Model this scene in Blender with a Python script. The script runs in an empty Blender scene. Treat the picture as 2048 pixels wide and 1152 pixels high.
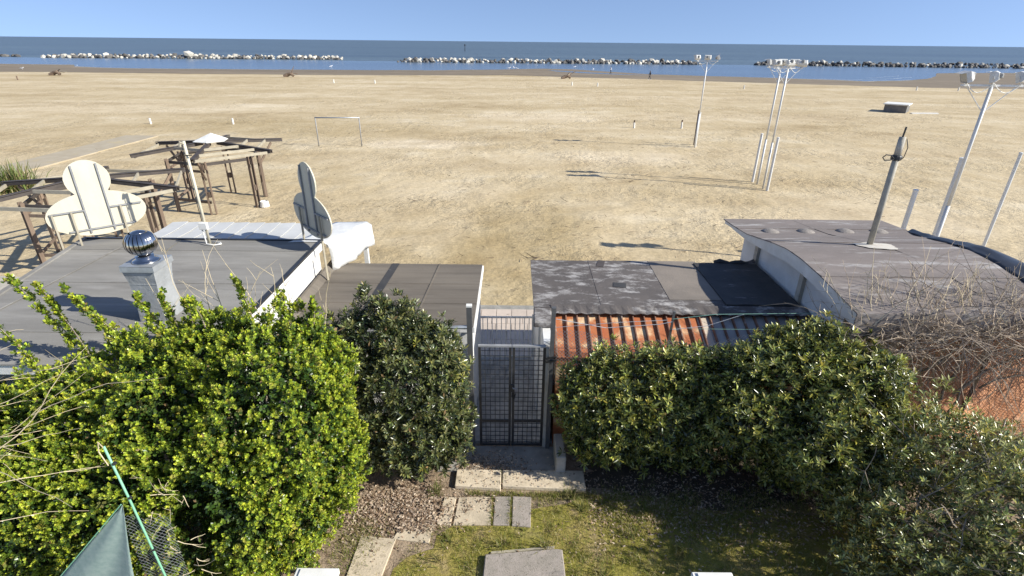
import bpy, bmesh, math, random
import numpy as np
from mathutils import Vector, Matrix, noise as mnoise

random.seed(7)
RNG = np.random.default_rng(11)
rad = math.radians
SC = bpy.context.scene
COL = SC.collection

# ------------------------------------------------------------------ camera
cd = bpy.data.cameras.new('camera')
cd.sensor_fit = 'HORIZONTAL'
cd.sensor_width = 36.0
cd.lens = 36.0 * 1065.0 / 2048.0
cd.clip_start = 0.05
cd.clip_end = 90000
cam = bpy.data.objects.new('camera', cd)
COL.objects.link(cam)
pitch = math.atan(492.7 / 1065.0)
cam.matrix_world = (Matrix.Translation((0, 0, 7.0)) @ Matrix.Rotation(rad(90) - pitch, 4, 'X')
                    @ Matrix.Rotation(rad(0.6), 4, 'Z'))
SC.camera = cam

# ------------------------------------------------------------------ light
SUN_EL = rad(32.7)
sun_az = Vector((0.961, -0.275, 0)).normalized()
sdir = Vector((sun_az.x * math.cos(SUN_EL), sun_az.y * math.cos(SUN_EL), math.sin(SUN_EL)))
W = bpy.data.worlds.new('World')
SC.world = W
W.use_nodes = True
nt = W.node_tree
nt.nodes.clear()
wo = nt.nodes.new('ShaderNodeOutputWorld')
bg = nt.nodes.new('ShaderNodeBackground')
sky = nt.nodes.new('ShaderNodeTexSky')
sky.sky_type = 'NISHITA'
sky.sun_disc = False
sky.sun_elevation = SUN_EL
sky.sun_rotation = math.atan2(sun_az.x, sun_az.y)
sky.altitude = 0
sky.air_density = 1.0
sky.dust_density = 0.25
sky.ozone_density = 1.6
tint = nt.nodes.new('ShaderNodeMix')
tint.data_type = 'RGBA'
tint.blend_type = 'MULTIPLY'
tint.inputs[0].default_value = 1.0
tint.inputs[7].default_value = (0.93, 0.91, 1.0, 1)
tc = nt.nodes.new('ShaderNodeTexCoord')
lift = nt.nodes.new('ShaderNodeVectorMath')
lift.operation = 'ADD'
lift.inputs[1].default_value = (0, 0, 0.22)
nrmv = nt.nodes.new('ShaderNodeVectorMath')
nrmv.operation = 'NORMALIZE'
nt.links.new(tc.outputs['Generated'], lift.inputs[0])
nt.links.new(lift.outputs[0], nrmv.inputs[0])
nt.links.new(nrmv.outputs[0], sky.inputs[0])
nt.links.new(sky.outputs[0], tint.inputs[6])
nt.links.new(tint.outputs[2], bg.inputs[0])
bg.inputs[1].default_value = 0.105
nt.links.new(bg.outputs[0], wo.inputs[0])

sl = bpy.data.lights.new('sun', 'SUN')
sl.energy = 4.4
sl.angle = rad(0.5)
sl.color = (1.0, 0.965, 0.875)
so = bpy.data.objects.new('sun', sl)
so.rotation_euler = sdir.to_track_quat('Z', 'Y').to_euler()
so.location = (20, -10, 30)
COL.objects.link(so)

SC.view_settings.view_transform = 'Standard'
SC.view_settings.look = 'None'
SC.view_settings.gamma = 1.0
SC.view_settings.use_curve_mapping = False
SC.view_settings.exposure = 0.76
SC.render.engine = 'CYCLES'
SC.cycles.max_bounces = 6
SC.cycles.transparent_max_bounces = 8

# ------------------------------------------------------------------ materials
MATS = {}


def M(name, c1, c2=None, scale=4.0, rough=0.8, bump=0.0, bscale=None, metallic=0.0, rnd=0.0,
      stretch=(1, 1, 1), lo=0.35, hi=0.65, c3=None, s3=20.0, lo3=0.55, hi3=0.65, spec=0.5, detail=6.0,
      stretch3=None, bdist=0.02):
    """noise mix of c1/c2, optional third colour through another threshold, optional bump"""
    m = bpy.data.materials.new(name)
    m.use_nodes = True
    t = m.node_tree
    b = t.nodes['Principled BSDF']
    b.inputs['Roughness'].default_value = rough
    b.inputs['Metallic'].default_value = metallic
    b.inputs['Specular IOR Level'].default_value = spec
    L = t.links.new
    geo = t.nodes.new('ShaderNodeNewGeometry')

    def nz(sc, st, det=detail):
        mp = t.nodes.new('ShaderNodeMapping')
        mp.inputs['Scale'].default_value = st
        n = t.nodes.new('ShaderNodeTexNoise')
        n.inputs['Scale'].default_value = sc
        n.inputs['Detail'].default_value = det
        n.inputs['Roughness'].default_value = 0.62 if det < 10 else 0.74
        L(geo.outputs['Position'], mp.inputs[0])
        L(mp.outputs[0], n.inputs['Vector'])
        return n.outputs['Fac']

    def mixc(fac, a, bcol, blend='MIX'):
        x = t.nodes.new('ShaderNodeMix')
        x.data_type = 'RGBA'
        x.blend_type = blend
        for s, v in ((0, fac), (6, a), (7, bcol)):
            if isinstance(v, (int, float)):
                x.inputs[s].default_value = v
            elif isinstance(v, (tuple, list)):
                x.inputs[s].default_value = (*v[:3], 1)
            else:
                L(v, x.inputs[s])
        return x.outputs[2]

    def rng(f, a, bb):
        r = t.nodes.new('ShaderNodeMapRange')
        r.inputs[1].default_value = a
        r.inputs[2].default_value = bb
        L(f, r.inputs[0])
        return r.outputs[0]
    col = c1
    if c2 is not None:
        col = mixc(rng(nz(scale, stretch), lo, hi), c1, c2)
    if c3 is not None:
        col = mixc(rng(nz(s3, stretch3 or stretch), lo3, hi3), col, c3)
    if rnd:
        oi = t.nodes.new('ShaderNodeObjectInfo')
        r = t.nodes.new('ShaderNodeMapRange')
        r.inputs[3].default_value = 1 - rnd
        r.inputs[4].default_value = 1 + rnd
        L(oi.outputs['Random'], r.inputs[0])
        hv = t.nodes.new('ShaderNodeHueSaturation')
        L(r.outputs[0], hv.inputs['Value'])
        if isinstance(col, tuple):
            hv.inputs['Color'].default_value = (*col, 1)
        else:
            L(col, hv.inputs['Color'])
        col = hv.outputs[0]
    if isinstance(col, tuple):
        b.inputs['Base Color'].default_value = (*col, 1)
    else:
        L(col, b.inputs['Base Color'])
    if bump:
        bp = t.nodes.new('ShaderNodeBump')
        bp.inputs['Strength'].default_value = bump
        bp.inputs['Distance'].default_value = bdist
        L(nz(bscale or scale * 3, stretch), bp.inputs['Height'])
        L(bp.outputs[0], b.inputs['Normal'])
    MATS[name] = m
    return m


def leaf_mat(name, rough=0.38, trans=0.35, spec=0.5):
    m = bpy.data.materials.new(name)
    m.use_nodes = True
    t = m.node_tree
    b = t.nodes['Principled BSDF']
    L = t.links.new
    at = t.nodes.new('ShaderNodeAttribute')
    at.attribute_name = 'tone'
    L(at.outputs['Color'], b.inputs['Base Color'])
    b.inputs['Roughness'].default_value = rough
    b.inputs['Specular IOR Level'].default_value = spec
    tr = t.nodes.new('ShaderNodeBsdfTranslucent')
    L(at.outputs['Color'], tr.inputs['Color'])
    mx = t.nodes.new('ShaderNodeMixShader')
    mx.inputs[0].default_value = trans
    L(b.outputs[0], mx.inputs[1])
    L(tr.outputs[0], mx.inputs[2])
    L(mx.outputs[0], t.nodes['Material Output'].inputs[0])
    MATS[name] = m
    return m


# ------------------------------------------------------------------ mesh helpers
class MB:
    def __init__(s):
        s.v = []
        s.f = []

    def add(s, vs, fs):
        o = len(s.v)
        s.v += [tuple(v) for v in vs]
        s.f += [tuple(i + o for i in f) for f in fs]
        return s

    def hexa(s, p):  # 8 corners: bottom 4 ccw, top 4 ccw
        return s.add(p, [(3, 2, 1, 0), (4, 5, 6, 7), (0, 1, 5, 4), (1, 2, 6, 5), (2, 3, 7, 6), (3, 0, 4, 7)])

    def box(s, x0, x1, y0, y1, z0, z1):
        return s.hexa([(x0, y0, z0), (x1, y0, z0), (x1, y1, z0), (x0, y1, z0),
                       (x0, y0, z1), (x1, y0, z1), (x1, y1, z1), (x0, y1, z1)])

    def bar(s, p0, p1, w, h, up=(0, 0, 1)):
        p0, p1 = Vector(p0), Vector(p1)
        d = (p1 - p0).normalized()
        up = Vector(up)
        if abs(d.dot(up)) > 0.98:
            up = Vector((0, 1, 0))
        r = d.cross(up).normalized()
        u = r.cross(d).normalized()
        a, b = r * (w / 2), u * (h / 2)
        return s.hexa([p0 - a - b, p0 + a - b, p1 + a - b, p1 - a - b, p0 - a + b, p0 + a + b, p1 + a + b, p1 - a + b])

    def tube(s, pts, r, n=8, r1=None, cap=True):
        pts = [Vector(p) for p in pts]
        k = len(pts)
        vs, fs = [], []
        prev = None
        for i, p in enumerate(pts):
            d = (pts[min(i + 1, k - 1)] - pts[max(i - 1, 0)]).normalized()
            if prev is None:
                a = Vector((0, 0, 1)) if abs(d.z) < 0.9 else Vector((1, 0, 0))
                prev = d.cross(a).normalized()
            else:
                prev = (prev - d * prev.dot(d)).normalized()
            q = d.cross(prev)
            rr = r if r1 is None else r + (r1 - r) * i / max(1, k - 1)
            for j in range(n):
                t = 2 * math.pi * j / n
                vs.append(p + (prev * math.cos(t) + q * math.sin(t)) * rr)
        for i in range(k - 1):
            for j in range(n):
                fs.append((i * n + j, i * n + (j + 1) % n, (i + 1) * n + (j + 1) % n, (i + 1) * n + j))
        if cap and n > 2:
            fs.append(tuple(range(n - 1, -1, -1)))
            fs.append(tuple((k - 1) * n + j for j in range(n)))
        return s.add(vs, fs)

    def lathe(s, c, prof, n=20):
        vs, fs = [], []
        for (r, z) in prof:
            for j in range(n):
                t = 2 * math.pi * j / n
                vs.append((c[0] + r * math.cos(t), c[1] + r * math.sin(t), c[2] + z))
        for i in range(len(prof) - 1):
            for j in range(n):
                fs.append((i * n + j, i * n + (j + 1) % n, (i + 1) * n + (j + 1) % n, (i + 1) * n + j))
        fs.append(tuple(range(n - 1, -1, -1)))
        fs.append(tuple((len(prof) - 1) * n + j for j in range(n)))
        return s.add(vs, fs)

    def prism(s, poly, vec):
        n = len(poly)
        a = [Vector(p) for p in poly]
        b = [p + Vector(vec) for p in a]
        return s.add(a + b, [tuple(range(n - 1, -1, -1)), tuple(range(n, 2 * n))] +
                     [(i, (i + 1) % n, n + (i + 1) % n, n + i) for i in range(n)])


WLOC = {}


def wloc(o):
    return WLOC.get(o.name, Vector((0, 0, 0))) if o else Vector((0, 0, 0))


def mesh_obj(name, vs, fs, m, parent=None, loc=None, smooth=False, bevel=0.0):
    base = Vector(loc) if loc is not None else wloc(parent)
    me = bpy.data.meshes.new(name)
    me.from_pydata([tuple(Vector(v) - base) for v in vs], [], fs)
    if bevel:
        bm = bmesh.new()
        bm.from_mesh(me)
        bmesh.ops.bevel(bm, geom=bm.edges[:], offset=bevel, segments=1, affect='EDGES', profile=0.5)
        bm.to_mesh(me)
        bm.free()
    if smooth:
        me.polygons.foreach_set('use_smooth', [True] * len(me.polygons))
    if m is not None:
        me.materials.append(m)
    me.update()
    o = bpy.data.objects.new(name, me)
    COL.objects.link(o)
    o.location = base - wloc(parent)
    if parent:
        o.parent = parent
    WLOC[o.name] = base
    return o


def B(mb, name, m, parent=None, loc=None, smooth=False, bevel=0.0, kind=None, label=None):
    o = mesh_obj(name, mb.v, mb.f, m, parent, loc, smooth, bevel)
    if kind:
        o['kind'] = kind
    if label:
        o['label'] = label
    return o


def thing(name, label, cat, loc=(0, 0, 0), group=None):
    o = bpy.data.objects.new(name, None)
    COL.objects.link(o)
    o.empty_display_size = 0.2
    o.location = loc
    WLOC[o.name] = Vector(loc)
    o['label'] = label
    o['category'] = cat
    if group:
        o['group'] = group
    return o


def tag(o, label, cat, group=None):
    o['label'] = label
    o['category'] = cat
    if group:
        o['group'] = group
    return o


def struct(o):
    o['kind'] = 'structure'
    return o


def piece(name, me, parent, loc, rot=(0, 0, 0), scale=(1, 1, 1)):
    o = bpy.data.objects.new(name, me)
    COL.objects.link(o)
    o.parent = parent
    o.location = Vector(loc) - wloc(parent)
    o.rotation_euler = rot
    o.scale = scale
    WLOC[o.name] = Vector(loc)
    return o


def dup(root, loc, label=None, group=None, rotz=None):
    r = root.copy()
    COL.objects.link(r)
    r.location = loc
    if rotz is not None:
        r.rotation_euler = (0, 0, rotz)
    WLOC[r.name] = Vector(loc)
    if label:
        r['label'] = label
    if group:
        r['group'] = group
    for ch in list(root.children):
        c = ch.copy()
        COL.objects.link(c)
        c.parent = r
        for g in ch.children:
            d = g.copy()
            COL.objects.link(d)
            d.parent = c
    return r


def sheet(name, poly, zz, m):
    """flat polygon sheet"""
    return mesh_obj(name, [(p[0], p[1], zz) for p in poly], [tuple(range(len(poly)))], m)


def unit_box(name, m, bevel=0.0):
    mb = MB().box(-.5, .5, -.5, .5, 0, 1)
    me = bpy.data.meshes.new(name)
    me.from_pydata(mb.v, [], mb.f)
    if bevel:
        bm = bmesh.new()
        bm.from_mesh(me)
        bmesh.ops.bevel(bm, geom=bm.edges[:], offset=bevel, segments=1, affect='EDGES', profile=0.5)
        bm.to_mesh(me)
        bm.free()
    me.materials.append(m)
    return me


def raw_mesh(name, verts, tris, m, cols=None, parent=None, loc=(0, 0, 0), smooth=False):
    """fast numpy triangle mesh with per-vertex colour attribute 'tone'"""
    me = bpy.data.meshes.new(name)
    nv, nf = len(verts), len(tris)
    me.vertices.add(nv)
    me.vertices.foreach_set('co', (verts - np.array(loc)).astype(np.float32).ravel())
    me.loops.add(nf * 3)
    me.loops.foreach_set('vertex_index', tris.astype(np.int32).ravel())
    me.polygons.add(nf)
    me.polygons.foreach_set('loop_start', np.arange(0, nf * 3, 3, dtype=np.int32))
    me.polygons.foreach_set('loop_total', np.full(nf, 3, dtype=np.int32))
    if cols is not None:
        a = me.attributes.new('tone', 'FLOAT_COLOR', 'POINT')
        c = np.ones((nv, 4), np.float32)
        c[:, :3] = cols
        a.data.foreach_set('color', c.ravel())
    me.materials.append(m)
    me.update(calc_edges=True)
    me.validate()
    if smooth:
        me.polygons.foreach_set('use_smooth', [True] * nf)
    o = bpy.data.objects.new(name, me)
    COL.objects.link(o)
    if parent:
        o.parent = parent
    o.location = Vector(loc) - wloc(parent)
    WLOC[o.name] = Vector(loc)
    return o


# ------------------------------------------------------------------ material set
m_white = M('white paint', (.78, .77, .72), (.66, .64, .58), 3, .6, bump=.1)
m_cream = M('cream board', (.62, .57, .44), (.56, .51, .38), 2.5, .6, c3=(.42, .30, .17), s3=5, lo3=.66, hi3=.80, stretch=(1.6, 1.6, .5))
m_wallw = M('white plaster', (.74, .73, .70), (.62, .60, .56), 1.6, .85, bump=.25, bscale=20)
m_galv = M('galvanised steel', (.50, .52, .53), (.38, .40, .41), 8, .45, metallic=.6)
m_steel = M('grey painted steel', (.30, .30, .30), (.22, .22, .22), 6, .5)
m_dsteel = M('dark steel', (.07, .07, .07), (.10, .10, .10), 6, .5)
m_mast = M('grey mast', (.42, .385, .31), (.30, .275, .225), 5, .7)
m_black = M('black painted metal', (.018, .018, .02), (.03, .03, .03), 9, .45)
m_dark = M('dark rubber', (.02, .021, .024), (.035, .036, .04), 3, .38)
m_conc = M('concrete', (.47, .43, .36), (.36, .33, .27), 3.5, .9, bump=.4, bscale=25, c3=(.28, .25, .2), s3=14, lo3=.6, hi3=.72)
m_slab = M('worn slab', (.60, .50, .36), (.45, .375, .27), 3, .9, bump=.35, bscale=30, rnd=.10, c3=(.26, .21, .14), s3=7, lo3=.55, hi3=.72)
m_slabg = M('grey grit slab', (.36, .31, .27), (.27, .24, .20), 5, .95, bump=.5, bscale=60, rnd=.06, c3=(.15, .13, .1), s3=40, lo3=.58, hi3=.66)
m_cobble = M('grey paver', (.42, .40, .365), (.27, .26, .24), 4, .9, bump=.4, bscale=30, rnd=.12)
m_dconc = M('dark concrete', (.33, .31, .27), (.22, .21, .185), 4, .9, bump=.4, bscale=25)  # darker grey than the plain concrete
m_paver = M('pink paver', (.55, .46, .38), (.48, .40, .33), 3, .9, bump=.2, rnd=.07)
m_wood = M('weathered brown timber', (.215, .155, .11), (.14, .10, .072), 2.5, .85, stretch=(3, 3, .4), bump=.3, rnd=.18)
m_woodp = M('pale weathered timber', (.42, .375, .285), (.32, .285, .21), 3, .85, bump=.3, rnd=.08)
m_woodd = M('dark stained timber', (.042, .035, .031), (.07, .057, .05), 3, .7, bump=.3, rnd=.15)
m_roofL = M('grey roofing felt', (.265, .252, .228), (.185, .175, .158), 1.0, .85, stretch=(.35, 1.6, 1), bump=.25, bscale=40,
            rnd=.08, c3=(.33, .315, .29), s3=1.1, lo3=.52, hi3=.74, spec=.12)
m_roofS = M('brown roofing felt', (.195, .168, .135), (.130, .112, .092), 1.0, .78, stretch=(.3, 3, 1), bump=.25, bscale=40, rnd=.05,
            c3=(.20, .18, .15), s3=3, lo3=.55, hi3=.8, spec=.12)
m_roofM = M('peeling roofing felt', (.135, .118, .108), (.095, .085, .080), 1.5, .8, bump=.3, bscale=18, rnd=.06,
            c3=(.40, .38, .36), s3=2.6, lo3=.50, hi3=.64, detail=12, stretch3=(.8, 1.5, 1), spec=.15)
m_roofP = M('tan felt patch', (.235, .20, .165), (.18, .155, .13), 1.5, .8, bump=.25, bscale=25, spec=.3)
m_roofD = M('new black felt', (.040, .040, .042), (.06, .058, .056), 2, .7, bump=.3, bscale=14, c3=(.17, .16, .16), s3=3.0, lo3=.62, hi3=.72,
            stretch3=(.6, 1.8, 1), spec=.3)
m_roofR = M('mauve grey roofing felt', (.25, .215, .195), (.185, .16, .145), 1.1, .8, stretch=(.5, 1.6, 1), bump=.3, bscale=20, rnd=.04,
            c3=(.42, .40, .38), s3=1.5, lo3=.535, hi3=.66, detail=12, stretch3=(.5, 2.2, 1), spec=.15)
m_rust = M('rust red sheet', (.36, .095, .032), (.45, .17, .06), 2.2, .65, bump=.2, bscale=30, c3=(.66, .50, .30), s3=2.2, lo3=.53, hi3=.66)
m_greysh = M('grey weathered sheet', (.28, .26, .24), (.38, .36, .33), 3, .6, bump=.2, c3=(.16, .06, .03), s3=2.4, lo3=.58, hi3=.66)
m_bead = M('pale sheet', (.55, .47, .38), (.46, .37, .28), 3, .7)
m_orange = M('orange plastic netting', (.70, .34, .16), (.62, .27, .115), 5, .7, bump=.3, bscale=30, c3=(.74, .42, .24), s3=9)
m_tarpw = M('white tarpaulin', (.68, .68, .66), (.60, .60, .58), 1.6, .45, bump=.5, bscale=5, bdist=.04)
m_awn = M('grey white awning', (.56, .56, .545), (.49, .49, .475), 1.3, .8, bump=.3, spec=.1)
m_chrome = M('polished steel', (.40, .38, .36), (.52, .51, .5), 6, rough=.13, metallic=1.0)
m_duct = M('aluminium faced felt', (.40, .41, .41), (.31, .32, .32), 3, .5, metallic=.15, bump=.5, bscale=9, bdist=.03)
m_copper = M('copper coloured trim', (.55, .42, .28), (.45, .34, .22), 4, .35, metallic=.8)
m_rock = M('pale limestone rock', (.62, .58, .50), (.48, .45, .38), .6, .9, bump=.4, rnd=.2)
m_rockd = M('dark wet rock', (.075, .07, .065), (.14, .13, .115), .6, .7, bump=.4, rnd=.35)
m_drift = M('grey driftwood', (.22, .16, .11), (.13, .09, .065), 3, .9, bump=.4)
m_bark = M('pale bark', (.30, .25, .19), (.20, .165, .125), 14, .85, bump=.3)
m_straw = M('dry straw twig', (.60, .50, .33), (.47, .38, .24), 8, .8)
m_twig = M('bare grey brown twig', (.50, .40, .29), (.28, .21, .15), 7, .85)
m_green = M('green plastic coated stake', (.20, .47, .29), (.24, .52, .34), 6, .5)
m_net = M('dark green shade cloth', (.21, .295, .265), (.28, .36, .325), 16, .85, bump=.6, bscale=220, bdist=.004, c3=(.25, .30, .28), s3=70, lo3=.62, hi3=.7)
m_wire = M('galvanised wire', (.55, .56, .55), (.42, .43, .42), 10, .4, metallic=.5)
m_galvd = M('dull wire', (.40, .40, .38), (.3, .3, .28), 9, .7)
m_wireg = M('green plastic wire', (.16, .33, .27), None, rough=.5)
m_skin = M('skin', (.45, .28, .20), None, rough=.6)
m_cloth = M('black clothing', (.02, .022, .03), (.03, .03, .04), 5, .85)
m_clothw = M('white clothing', (.75, .75, .75), None, rough=.85)
m_hair = M('dark hair', (.02, .014, .01), None, rough=.6)
m_gull = M('white feathers', (.80, .80, .80), (.6, .6, .62), 6, .8)
m_glass = bpy.data.materials.new('lamp glass')
m_glass.use_nodes = True
_b = m_glass.node_tree.nodes['Principled BSDF']
_b.inputs['Base Color'].default_value = (.25, .27, .28, 1)
_b.inputs['Roughness'].default_value = .08
m_litter = leaf_mat('dry leaves', .7, .15, .25)
m_leafA = leaf_mat('bright evergreen leaf', .34, .20, .5)
m_leafB = leaf_mat('dark evergreen leaf', .27, .20, .6)
m_grass = leaf_mat('grass blade', .6, .35, .3)


def ground_material(name, stops, big, mid, fine, bump, bscale, bdist, rough=.95, contrast=.16, streak=None, attr=None):
    """stops: list of (pos, colour); large patches with mid and fine breakup"""
    m = bpy.data.materials.new(name)
    m.use_nodes = True
    t = m.node_tree
    L = t.links.new
    b = t.nodes['Principled BSDF']
    b.inputs['Roughness'].default_value = rough
    b.inputs['Specular IOR Level'].default_value = .2
    geo = t.nodes.new('ShaderNodeNewGeometry')

    def nz(sc, det=8, st=(1, 1, 1), rg=.6):
        mp = t.nodes.new('ShaderNodeMapping')
        mp.inputs['Scale'].default_value = st
        n = t.nodes.new('ShaderNodeTexNoise')
        n.inputs['Scale'].default_value = sc
        n.inputs['Detail'].default_value = det
        n.inputs['Roughness'].default_value = rg
        L(geo.outputs['Position'], mp.inputs[0])
        L(mp.outputs[0], n.inputs['Vector'])
        return n.outputs['Fac']

    def math_(op, a, b_):
        x = t.nodes.new('ShaderNodeMath')
        x.operation = op
        for i, v in enumerate((a, b_)):
            if isinstance(v, (int, float)):
                x.inputs[i].default_value = v
            else:
                L(v, x.inputs[i])
        return x.outputs[0]
    st = streak or (1, 1, 1)
    f = math_('ADD', math_('MULTIPLY', nz(big, 5, st), .6), math_('MULTIPLY', nz(mid, 8), .4))
    cr = t.nodes.new('ShaderNodeValToRGB')
    L(f, cr.inputs[0])
    e = cr.color_ramp.elements
    for i, (p, c) in enumerate(stops):
        q = e[i] if i < 2 else e.new(p)
        q.position = p
        q.color = (*c, 1)
    hv = t.nodes.new('ShaderNodeHueSaturation')
    L(cr.outputs[0], hv.inputs['Color'])
    r = t.nodes.new('ShaderNodeMapRange')
    r.inputs[1].default_value = .3
    r.inputs[2].default_value = .7
    r.inputs[3].default_value = 1 - contrast
    r.inputs[4].default_value = 1 + contrast
    L(nz(fine, 9, rg=.75), r.inputs[0])
    L(r.outputs[0], hv.inputs['Value'])
    if attr:
        at = t.nodes.new('ShaderNodeAttribute')
        at.attribute_name = attr
        h2 = t.nodes.new('ShaderNodeHueSaturation')
        L(math_('ADD', at.outputs['Fac'], 1.0), h2.inputs['Value'])
        L(math_('SUBTRACT', 1.0, math_('MULTIPLY', at.outputs['Fac'], .7)), h2.inputs['Saturation'])
        L(hv.outputs[0], h2.inputs['Color'])
        hv = h2
    L(hv.outputs[0], b.inputs['Base Color'])
    bp = t.nodes.new('ShaderNodeBump')
    bp.inputs['Strength'].default_value = bump
    if attr:
        rs = t.nodes.new('ShaderNodeMapRange')
        rs.inputs[1].default_value = .40
        rs.inputs[2].default_value = .62
        rs.inputs[3].default_value = .22
        rs.inputs[4].default_value = 1.0
        L(nz(.16, 4), rs.inputs[0])
        L(rs.outputs[0], bp.inputs['Strength'])
    bp.inputs['Distance'].default_value = bdist
    vo = t.nodes.new('ShaderNodeTexVoronoi')
    vo.feature = 'SMOOTH_F1'
    vo.inputs['Scale'].default_value = bscale * .55
    vo.inputs['Randomness'].default_value = 1
    L(geo.outputs['Position'], vo.inputs['Vector'])
    L(math_('ADD', nz(bscale, 8, rg=.65), math_('MULTIPLY', vo.outputs['Distance'], .5)), bp.inputs['Height'])
    L(bp.outputs[0], b.inputs['Normal'])
    return m


m_sand = ground_material('dry sand', [(.34, (.37, .28, .16)), (.45, (.46, .362, .218)), (.55, (.525, .425, .27)), (.67, (.60, .51, .36))],
                         .085, .45, 5, 1.0, 2.6, .16, contrast=.24, streak=(.6, 1.5, 1), attr='damp')
m_wet = ground_material('wet sand', [(.30, (.17, .135, .095)), (.50, (.21, .17, .12)), (.62, (.26, .21, .15)), (.8, (.31, .25, .175))],
                        0.05, .3, 3, .15, 1.0, .05, rough=.8, contrast=.08, streak=(.25, 2.5, 1))
m_lawn = ground_material('mossy lawn', [(.34, (.33, .25, .14)), (.44, (.29, .235, .075)), (.53, (.23, .21, .040)), (.68, (.33, .275, .12))],
                         1.3, 4, 35, 1.0, 22, .03, contrast=.35)
m_soil = ground_material('leaf strewn soil', [(.34, (.20, .145, .10)), (.46, (.27, .20, .135)), (.56, (.34, .26, .18)), (.7, (.40, .31, .22))],
                         2, 6, 40, 1.0, 26, .03, contrast=.35)


def water_material(name, deep, tint_far, rough, bump, bscale, bdist, spec, stretch):
    m = bpy.data.materials.new(name)
    m.use_nodes = True
    t = m.node_tree
    L = t.links.new
    b = t.nodes['Principled BSDF']
    b.inputs['Roughness'].default_value = rough
    b.inputs['Specular IOR Level'].default_value = spec
    b.inputs['IOR'].default_value = 1.33
    geo = t.nodes.new('ShaderNodeNewGeometry')
    mp = t.nodes.new('ShaderNodeMapping')
    mp.inputs['Scale'].default_value = (.004, .03, 1)
    L(geo.outputs['Position'], mp.inputs[0])
    n = t.nodes.new('ShaderNodeTexNoise')
    n.inputs['Scale'].default_value = 1
    n.inputs['Detail'].default_value = 8
    L(mp.outputs[0], n.inputs['Vector'])
    r = t.nodes.new('ShaderNodeMapRange')
    r.inputs[1].default_value = .35
    r.inputs[2].default_value = .65
    L(n.outputs['Fac'], r.inputs[0])
    mx = t.nodes.new('ShaderNodeMix')
    mx.data_type = 'RGBA'
    L(r.outputs[0], mx.inputs[0])
    mx.inputs[6].default_value = (*deep, 1)
    mx.inputs[7].default_value = (*tint_far, 1)
    L(mx.outputs[2], b.inputs['Base Color'])
    mp2 = t.nodes.new('ShaderNodeMapping')
    mp2.inputs['Scale'].default_value = stretch
    L(geo.outputs['Position'], mp2.inputs[0])
    n2 = t.nodes.new('ShaderNodeTexNoise')
    n2.inputs['Scale'].default_value = bscale
    n2.inputs['Detail'].default_value = 5
    L(mp2.outputs[0], n2.inputs['Vector'])
    bp = t.nodes.new('ShaderNodeBump')
    bp.inputs['Strength'].default_value = bump
    bp.inputs['Distance'].default_value = bdist
    L(n2.outputs['Fac'], bp.inputs['Height'])
    L(bp.outputs[0], b.inputs['Normal'])
    return m


m_sea = water_material('open sea', (.075, .108, .140), (.115, .158, .185), .35, 1.0, .35, 1.2, .28, (.5, 1, 1))
m_calm = water_material('calm shallow water', (.095, .135, .185), (.12, .165, .215), .22, .5, .5, .4, .35, (.4, 1, 1))

# ================================================================== SETTING
# shoreline (x, y) from left to right, and the landward edge of the wet sand
SHORE = [(-400, 205), (-174, 161), (-146, 161), (-123, 160), (-115, 150), (-103, 145), (-90, 144), (-70, 145), (-44, 147), (-22, 150),
         (-4, 158), (8, 166), (16, 165), (26, 151), (34, 141), (45, 137), (58, 132), (71, 126), (76, 122), (83, 125), (90, 129), (96, 134),
         (102, 139), (112, 152), (120, 163), (145, 170), (400, 150)]
WETE = [(-400, 150), (-165, 129), (-145, 128), (-120, 123), (-102, 125), (-60, 124), (-32, 125), (-2, 131), (8, 128), (18, 124), (28, 122),
        (38, 117), (48, 114), (61, 110), (72, 107), (83, 104), (103, 103), (150, 100), (400, 80)]
SX, SY = zip(*SHORE)
WX, WY = zip(*WETE)


def shore(x):
    return float(np.interp(x, SX, SY)) + 1.2 * mnoise.noise((x * .12, 3.1, 0)) + .5 * mnoise.noise((x * .5, 7.1, 0))


def wete(x):
    return float(np.interp(x, WX, WY)) + 1.6 * mnoise.noise((x * .06, 9.1, 0)) + .6 * mnoise.noise((x * .4, 17.1, 0))


# sand: one sheet, fine cells in front, following the shoreline at the far side
xs = list(np.arange(-34, 34.01, .22))
g = 34
while g < 420:
    g = g * 1.06 + .4
    xs = [-g] + xs + [g]
ty = []
yy = 10.6
while yy < 60:
    ty.append(yy)
    yy += .16 + max(0, yy - 14) * .011
nnear = len(ty)
far = np.linspace(0, 1, 40)[1:]
vs = []
for j in range(nnear + len(far)):
    for x in xs:
        if j < nnear:
            y = ty[j]
        else:
            y = 60 + (shore(x) - 60) * far[j - nnear] if True else 0
        z = 0.0
        if y < 70:
            k = min(1, max(0, (y - 10.6) / 1.5)) * min(1, max(0, (70 - y) / 30)) * (1 if abs(x) < 34 else 0)
            if k > 0:
                big = mnoise.noise((x * .35, y * .35, 1.7))
                rough_ = .5 + .5 * mnoise.noise((x * .16, y * .16, 8))
                z = k * (.05 * big + rough_ * (.046 * mnoise.noise((x * 1.6, y * 1.6, 4)) + .040 * mnoise.noise((x * 3.0, y * 3.0, 9))
                                              - .03 * max(0, mnoise.noise((x * 2.3, y * 2.3, 21)) - .25)))
        vs.append((x, y, z))
nx = len(xs)
fs = [(j * nx + i, j * nx + i + 1, (j + 1) * nx + i + 1, (j + 1) * nx + i) for j in range(nnear + len(far) - 1) for i in range(nx - 1)]
sand = struct(mesh_obj('sand', vs, fs, m_sand, smooth=True))
damp = sand.data.attributes.new('damp', 'FLOAT', 'POINT')


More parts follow.
